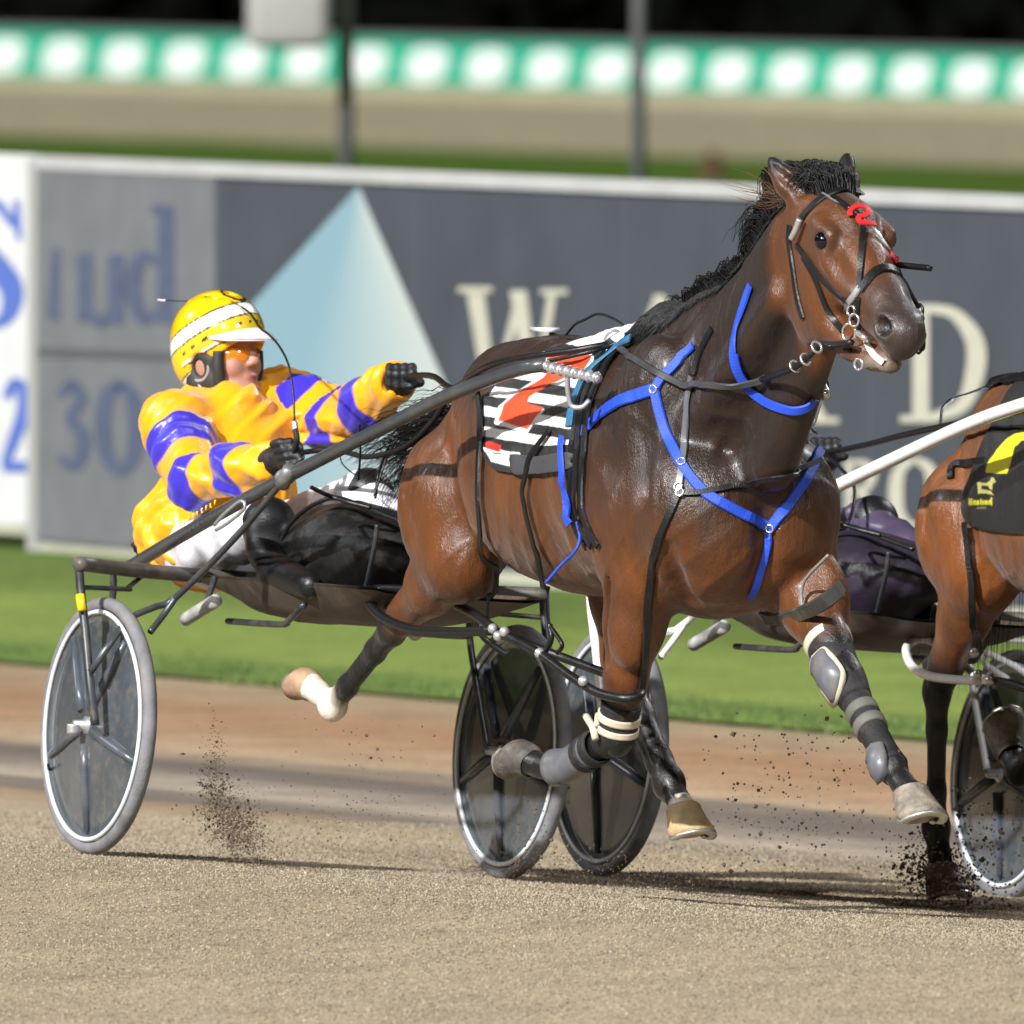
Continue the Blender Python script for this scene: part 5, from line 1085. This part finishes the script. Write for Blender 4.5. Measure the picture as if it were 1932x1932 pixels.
    V = np.array(V); mb = MB(); mb.add(W(V), [[i*5+k, i*5+k+1, (i+1)*5+k+1, (i+1)*5+k] for i in range(na-1) for k in range(4)]); mb.build('goggles', cols['goggle'], root)
    for sg in (1, -1):
        mb = MB(); mb.tube(W(spline(np.array([q(.055, .082*sg, .0), q(.05, .083*sg, -.05), q(.045, .066*sg, -.10), q(.07, .03*sg, -.135), q(.075, 0, -.14)]), 24)), [.016]*24, 10); mb.build('chin_strap', strapgrey, root)
    mb = MB(); mb.ring(W(q(-.012, .09, -.04)), W(sd)-W(np.zeros(3)), .034, .005, 26, 8); mb.tube(W(spline(np.array([q(-.03, .088, -.07), q(.0, .085, -.105), q(.04, .075, -.118), q(.055, .066, -.095), q(.05, .082, -.03)]), 24)), .005, 8); mb.build('ear_frame', mat('ear_frame_grey', (.25, .24, .23), .45), root)
    pd = Field(Hc-.2, Hc+.2, .006)
    for sg in (1, -1): pd.chain([(*q(-.03, .066*sg, .01), .034), (*q(.02, .066*sg, -.02), .026), (*q(.015, .063*sg, -.075), .026), (*q(.03, .055*sg, -.105), .020), (*q(-.04, .062*sg, -.075), .030), (*q(-.04, .066*sg, .0), .032)], 1, .02)
    for sg in (1, -1): pd.ell(q(-.012, .10*sg, -.038), (.016, .05, .022), R, k=.006, sub=True)
    field_mesh(pd, 'helmet_padding', strapgrey, root, one=False)
    return root, dict(hR=hR, hL=hL, q=q)
skinm = attr_color(mat('skin', (.5, .27, .19), .5, bump=.1, bscale=200), 'col'); nodes(skinm)[1].inputs['Subsurface Weight'].default_value = .08; nodes(skinm)[1].inputs['Subsurface Scale'].default_value = .01
strapgrey = mat('strap_dark_grey', (.022, .021, .020), .65, noise=.3)
def satin(name, rough=.33): return attr_color(mat(name, (.8, .4, .02), rough, spec=.5, sheen=.2, bump=.22, bscale=55), 'col')
gogglem = mat('orange_goggles', (.55, .17, .01), .12, spec=.8, coat=.6)
gl = mat('black_glove', (.010, .010, .0115), .5, noise=.3, bump=.3, bscale=160)
helm = attr_color(mat('helmet_paint', (.8, .6, .02), .18, coat=.6), 'col')
white_tr = mat('white_trousers', (.68, .68, .74), .5, bump=.2, bscale=40, dirt=(.2, .19, .2), dscale=9, damt=.6)
driver1, D1 = make_driver('person in yellow and blue striped jacket and yellow helmet leaning back on the grey sulky',
    dict(jacket=satin('yellow_satin'), main=(.80, .345, .003), stripe=(.035, .022, .42), bands=[(.33, .67), (.95, 1.15), (1.44, 1.70)], trousers=white_tr, glove=gl, helmet=helm, hcol=(.72, .43, .006), visor=M['whitepaint'], goggle=gogglem),
    L(757, 716, -.27), L(632, 795, -.25))
# ------------------------------------------------------------------ reins and whip of the leading driver
rn = thing('reins', 'long black driving reins running from the yellow driver to the bit of the leading horse', 'reins', W(D1['hR']))
Rr = lambda name, pts, r, m=None, n=40: ltube(name, pts, r, m or M['black'], rn, n)
Rr('rein', [D1['hL']+np.array([.0, 0, .0]), L(790, 708, -.26), L(820, 711, -.24), L(842, 728, -.20), L(862, 730, .1), L(900, 702, .20), L(950, 682, .24), L(1065, 664, .2), L(1154, 648, .10)], .0085)
Rr('rein', [L(850, 742, .1), L(820, 790, .1), L(780, 832, .1), L(740, 853, .1), L(690, 862, .1), L(648, 852, .1), L(600, 850, .12), D1['hR']], .0075)
Rr('rein', [L(870, 728, .27), L(910, 712, .29), L(950, 700, .30), L(1000, 688, .30), L(1060, 676, .26), L(1120, 662, .2), L(1158, 650, .13)], .006)
S_ = strap(HF, 'rein', [(1154, 650), (1166, 660), (1182, 668), (1212, 684), (1240, 702), (1270, 718), (1299, 727), (1340, 727), (1389, 721), (1420, 716), (1455, 708)], .0125, mat('rein_worn', (.05, .05, .055), .3, noise=.4, nscale=6), rn, .012, 60, .004)
Rr('rein', [HF.push(HF.hit([1452], [709]), .018)[0], L(1485, 699, .12), L(1514, 683, .115), L(1535, 663, .10), L(1546, 651, .09), L(1575, 650, .085), L(1607, 646, .08)], .0085)
mb = MB()
for x, y in ((1500, 691), (1520, 678), (1541, 655)): mb.ring(W(L(x, y, .115)), W(L(1535, 663, .1))-W(L(1485, 699, .12)), .015, .0035, 16, 6)
mb.build('keeper_ring', M['chrome'], rn)
Rr('guide_line', [L(735, 838, .1), L(715, 890, .1), L(708, 940, .12)], .004); Rr('guide_line', [L(748, 830, .1), L(728, 870, .1), L(706, 935, .14)], .003)
Rr('guide_line', [L(640, 856, .1), L(650, 880, .1), L(690, 905, .08), L(760, 915, .05)], .002)
Rr('guide_line', [L(678, 800, .3), L(680, 850, .2), L(676, 905, .15)], .003)
wp = thing('whip', 'thin flexible black driving whip bent back over the yellow helmet', 'whip', W(D1['hR']))
ltube('stock', [D1['hR']+np.array([0, 0, -.02]), L(560, 832, .16), L(556, 805, .16)], .0085, M['web'], wp); ltube('ferrule', [L(557, 812, .16), L(555, 795, .16)], .0095, M['steel'], wp, 6)
ltube('shaft', [L(556, 800, .16), L(553, 740, .15), L(545, 690, .14), L(528, 655, .12), L(508, 632, .10), L(490, 618, .09), L(470, 590, .06), L(430, 566, .0), L(400, 567, -.02), L(340, 568, -.05), L(305, 566, -.06)], [.0032]*30+[.0014]*30, M['black'], wp, 60)
ltube('lash', [L(312, 567, -.058), L(298, 566, -.06)], .0032, mat('lash_pale', (.6, .5, .55), .6), wp, 5)
# ================================================================== the second rig, one lane nearer the infield
OFF = np.array([1.375, .98, -.105]); LO = Linv(OFF)-Linv(np.zeros(3))
def move(o): o.location = o.location+Vector(OFF)
sulky2 = make_sulky('white framed sulky seen behind the leading horse', M['whitepaint'], M['whitepaint'], mat('purple_black_cover', (.026, .019, .031), .38, spec=.5, noise=.5, nscale=9, bump=.3, bscale=30), marks=False); move(sulky2)
driver2, D2 = make_driver('person in dark jacket mostly hidden behind the leading horse', dict(jacket=satin('dark_satin', .4), main=(.03, .025, .035), stripe=(.06, .04, .07), bands=[(.3, .7)], trousers=mat('dark_trousers', (.06, .045, .08), .35), glove=gl, helmet=attr_color(mat('dark_helmet', (.03, .03, .03), .2), 'col'), hcol=(.03, .03, .035), visor=M['black'], goggle=M['black']),
    L(612, 802, -.22), L(545, 860, -.24), helmet2=True); move(driver2)
def L2(px, py, s): return tuple(L(px, py, s+LO[1])-LO)
rh2 = dict(kind='hind', blk=.55, hb=np.array([-.05, 0, .02]), J=[(1.19, .135, 1.17), (1.35, .16, .92), L2(1768, 1300, .15), L2(1766, 1560, .15), L2(1772, 1610, .15), L2(1776, 1640, .15)])
lh2 = dict(kind='hind', blk=.6, hb=np.array([-.05, 0, .0]), J=[(1.2, -.13, 1.18), (1.42, -.15, .9), (1.28, -.14, .55), (.98, -.14, .36), (.94, -.14, .39), (.92, -.14, .41)])
rf2 = dict(kind='fore', blk=.6, J=[(2.5, .18, 1.02), (2.5, .18, .86), (2.75, .17, .55), (2.72, .17, .25), (2.77, .17, .19), (2.8, .17, .155)])
lf2 = dict(kind='fore', blk=.6, J=[(2.55, -.18, 1.02), (2.42, -.18, .84), (2.3, -.17, .45), (1.98, -.18, .36), (1.92, -.18, .38), (1.88, -.18, .4)])
legs2 = [lf2, rf2, rh2, lh2]
H2 = horse_field(legs2, (.55, -.42, .0), (3.75, .44, 2.05), .0095); H2.loff = LO
horse2 = thing('horse', 'chestnut brown racehorse cut off by the right edge, wearing a black cloth with yellow marks', 'horse', W(np.array((2.0, 0, 0))+LO))
body2, BV2 = field_mesh(H2, 'body', coat_material('chestnut_coat'), horse2, relax=1); C2 = coat_colors(BV2, legs2, 1.3)
hindq = np.clip((2.2-BV2[:, 0])/.5, 0, 1)*np.clip((BV2[:, 2]-1.0)/.2, 0, 1)*.75; C2 = C2*(1-hindq[:, None])+np.array([.145, .05, .012])*hindq[:, None]; set_colors(body2, C2)
eyes(horse2, LO); horse_hooves(horse2, legs2, LO); mane(horse2, LO, 500, 8); forelock(horse2, LO)
g2 = tail(horse2, LO, 21, 200, 1)
def zd(*p): return [(1796.2+x*.2073, 784.9+y*.2073) for x, y in p]
Y1 = zd((335, 505), (350, 430), (410, 360), (440, 310), (520, 225), (600, 175), (655, 165), (900, 150), (900, 230), (655, 235), (600, 290), (585, 330), (560, 440), (522, 532), (340, 522))
DOG = [zd((262, 605), (300, 605), (303, 690), (272, 715)), zd((298, 615), (350, 612), (372, 600), (388, 566), (412, 566), (432, 604), (398, 628), (396, 684), (372, 668), (360, 640), (300, 632)), zd((296, 668), (345, 676), (380, 690), (412, 728), (340, 706), (286, 706))]
def cloth2c(px, py, u, v):
    c = np.full(px.shape+(3,), .010); c[inside(Y1, px, py)] = (.75, .68, .01)
    for d_ in DOG: c[inside(d_, px, py)] = (.36, .33, .10)
    for k, (x, h) in enumerate(((188, 58), (206, 58), (224, 40), (240, 40), (258, 40), (272, 40), (292, 54), (312, 40), (330, 40), (346, 40), (364, 40), (382, 62))):
        p = zd((x, 808-h+(x-188)*.02), (x+11, 808-h), (x+11, 808+(14 if k == 11 else 0)), (x, 808)); c[inside(p, px, py)] = (.52, .48, .02)
    for x in (195, 228, 262, 296, 334, 368): c[inside(zd((x, 776), (x+18, 776), (x+18, 786), (x, 786)), px, py)] = (.52, .48, .02)
    c[inside(zd((262, 826), (345, 826), (345, 842), (262, 842)), px, py)] = (.13, .12, .05)
    return c
cl2 = saddlecloth(H2, horse2, [(1905, 742), (1880, 790), (1852, 850), (1832, 905), (1818, 955), (1828, 985), (1860, 998)], [(2105, 745), (2085, 800), (2065, 860), (2050, 910), (2044, 955), (2042, 985), (2040, 1002)], cloth2c, m=clothm)
cl2['label'] = 'black cloth with yellow marks'
P2 = lambda name, pts, w, m, off=.006: strap(H2, name, pts, w, m, horse2, off, 50, .004)
P2('crupper', [(1775, 800), (1780, 770), (1800, 752), (1830, 742), (1870, 728), (1905, 718)], .02, M['black'], .012); P2('crupper', [(1778, 790), (1776, 815), (1780, 830)], .03, M['black'], .016)
P2('thigh_strap', [(1795, 905), (1800, 880), (1835, 872), (1870, 868)], .014, M['black'])
P2('hopple_hanger', [(1834, 985), (1836, 1050), (1838, 1120), (1840, 1180), (1842, 1235)], .014, M['black'], .02)
P2('back_strap', [(1862, 730), (1890, 722), (1932, 716), (1990, 712)], .03, M['black'], .01)
ltube('gaskin_loop', [L2(1845, 1284, .27), L2(1800, 1282, .27), L2(1752, 1275, .25), L2(1722, 1258, .22), L2(1710, 1232, .17), L2(1716, 1214, .11), L2(1745, 1205, .06), L2(1790, 1230, .04), L2(1840, 1275, .1), L2(1868, 1284, .22)], .0125, M['whitepaint'], horse2, loff=LO)
ltube('hopple_connector', [L2(1868, 1284, .24), L2(1905, 1290, .25), L2(1950, 1305, .25), L2(2000, 1330, .24)], .0125, M['black'], horse2, loff=LO)
mb = MB()
for x, y in ((1838, 1232), (1845, 1272), (1868, 1284)): MB().ball(W(np.array(L2(x, y, .27))+LO), .013, 10, 7).build('buckle', M['steel'], horse2)
rn2 = thing('reins', 'black rein stretched above the white shaft towards the right edge', 'reins', W(D2['hR']+LO))
ltube('rein', [np.array(D2['hL']), L2(1640, 838, -.1), L2(1700, 822, .1), L2(1800, 800, .25), L2(1932, 776, .28), L2(2060, 752, .2), L2(2130, 730, .1)], .0085, M['black'], rn2, loff=LO)
ltube('rein', [np.array(D2['hL']), L2(1605, 905, -.05), L2(1612, 940, 0), L2(1600, 985, .05), L2(1575, 1000, .08), L2(1560, 990, .1)], .005, M['black'], rn2, loff=LO)
# ================================================================== dirt thrown up by hooves and wheels (uncountable)
vs, fs = [], []
def clod(c, r):
    a = RNG.normal(0, 1, (6, 3)); a = np.array([[1, 0, 0], [-1, 0, 0], [0, 1, 0], [0, -1, 0], [0, 0, 1], [0, 0, -1]])*RNG.uniform(.6, 1.3, (6, 1)); q, _ = np.linalg.qr(RNG.normal(0, 1, (3, 3))); a = a@q*r+c; k = len(vs); vs.extend(a)
    fs.extend([[k+i, k+j, k+l] for i, j, l in ((0, 2, 4), (2, 1, 4), (1, 3, 4), (3, 0, 4), (2, 0, 5), (1, 2, 5), (3, 1, 5), (0, 3, 5))])
def spray(n, px, py, sx, sy, s, ss, rlo, rhi, skew=0):
    for _ in range(n):
        y = RNG.normal(0, 1); clod(W(L(px+RNG.normal(0, sx)+skew*y*sx, py+y*sy, s+RNG.normal(0, ss))), RNG.uniform(rlo, rhi)*(1+(RNG.random() < .06)))
spray(2600, 447, 1562, 28, 44, .35, .12, .0007, .0030, .7); spray(700, 405, 1480, 13, 48, .35, .1, .0007, .0026); spray(120, 430, 1540, 25, 45, .35, .1, .003, .006, .7); spray(420, 620, 1570, 120, 45, .3, .15, .0008, .003); spray(60, 690, 1420, 70, 60, .2, .1, .001, .004)
spray(130, 985, 1570, 50, 40, -.45, .1, .001, .004); spray(160, 1460, 1500, 70, 70, -.3, .2, .0015, .005); spray(60, 1560, 1420, 60, 50, -.4, .2, .0015, .005)
spray(1500, 1775, 1655, 42, 36, -1.5, .15, .001, .005, .3); spray(500, 1000, 1640, 90, 25, -.4, .2, .0008, .003); spray(500, 1250, 1650, 120, 25, -.6, .2, .0008, .003); spray(260, 1850, 1600, 60, 70, -1.5, .2, .0015, .006); spray(150, 1600, 1600, 120, 50, -1.2, .3, .0015, .005)
o = mesh('flying_dirt', np.array(vs), fs, mat('dirt_clods', (.115, .085, .058), .95, noise=.3), smooth=False); tag(o, 'brown clods and grains of sand flying off hooves and wheels', 'dirt', kind='stuff')
# pebbly grain lying on the sand
n = 190000; X = RNG.uniform(-1.75, 1.75, n); Y = RNG.uniform(-9, 6, n); uq = (X-X0)*CA+Y*SA; kp = (np.abs(X) < .024*(Y+60)+.08) & (uq < 3.2); X, Y, uq = X[kp], Y[kp], uq[kp]; n = len(X)
A = np.array([[1, 0, 0], [-1, 0, 0], [0, 1, 0], [0, -1, 0], [0, 0, 1], [0, 0, -1]])[None]*RNG.uniform(.6, 1.3, (n, 6, 1)); an = RNG.uniform(0, 6.28, n); bn = RNG.uniform(0, 6.28, n)
R1 = np.zeros((n, 3, 3)); R1[:, 0, 0] = R1[:, 1, 1] = np.cos(an); R1[:, 0, 1] = -np.sin(an); R1[:, 1, 0] = np.sin(an); R1[:, 2, 2] = 1
R2 = np.zeros((n, 3, 3)); R2[:, 0, 0] = R2[:, 2, 2] = np.cos(bn); R2[:, 0, 2] = -np.sin(bn); R2[:, 2, 0] = np.sin(bn); R2[:, 1, 1] = 1
r = RNG.uniform(.0013, .0037, n)*np.where(RNG.random(n) < .01, 1.7, 1); V = np.einsum('nij,njk,nkl->nil', A, R1, R2)*r[:, None, None]+np.stack([X, Y, gz(uq)+.0012], 1)[:, None]
Fq = (np.arange(n)[:, None, None]*6+np.array([(0, 2, 4), (2, 1, 4), (1, 3, 4), (3, 0, 4), (2, 0, 5), (1, 2, 5), (3, 1, 5), (0, 3, 5)])[None]).reshape(-1, 3)
g_ = RNG.uniform(.35, 1.3, n); cs = np.array([.305, .25, .172])[None]*g_[:, None]*np.array([1, 1, 1]); cs[RNG.random(n) < .12] = (.37, .33, .26)
o = mesh('loose_sand_grains', V.reshape(-1, 3), Fq, attr_color(mat('sand_grains', (.25, .185, .11), .95), 'col'), smooth=False); set_colors(o, np.repeat(cs, 6, 0)); tag(o, 'loose coarse grains scattered over the sandy track', 'sand', kind='stuff')
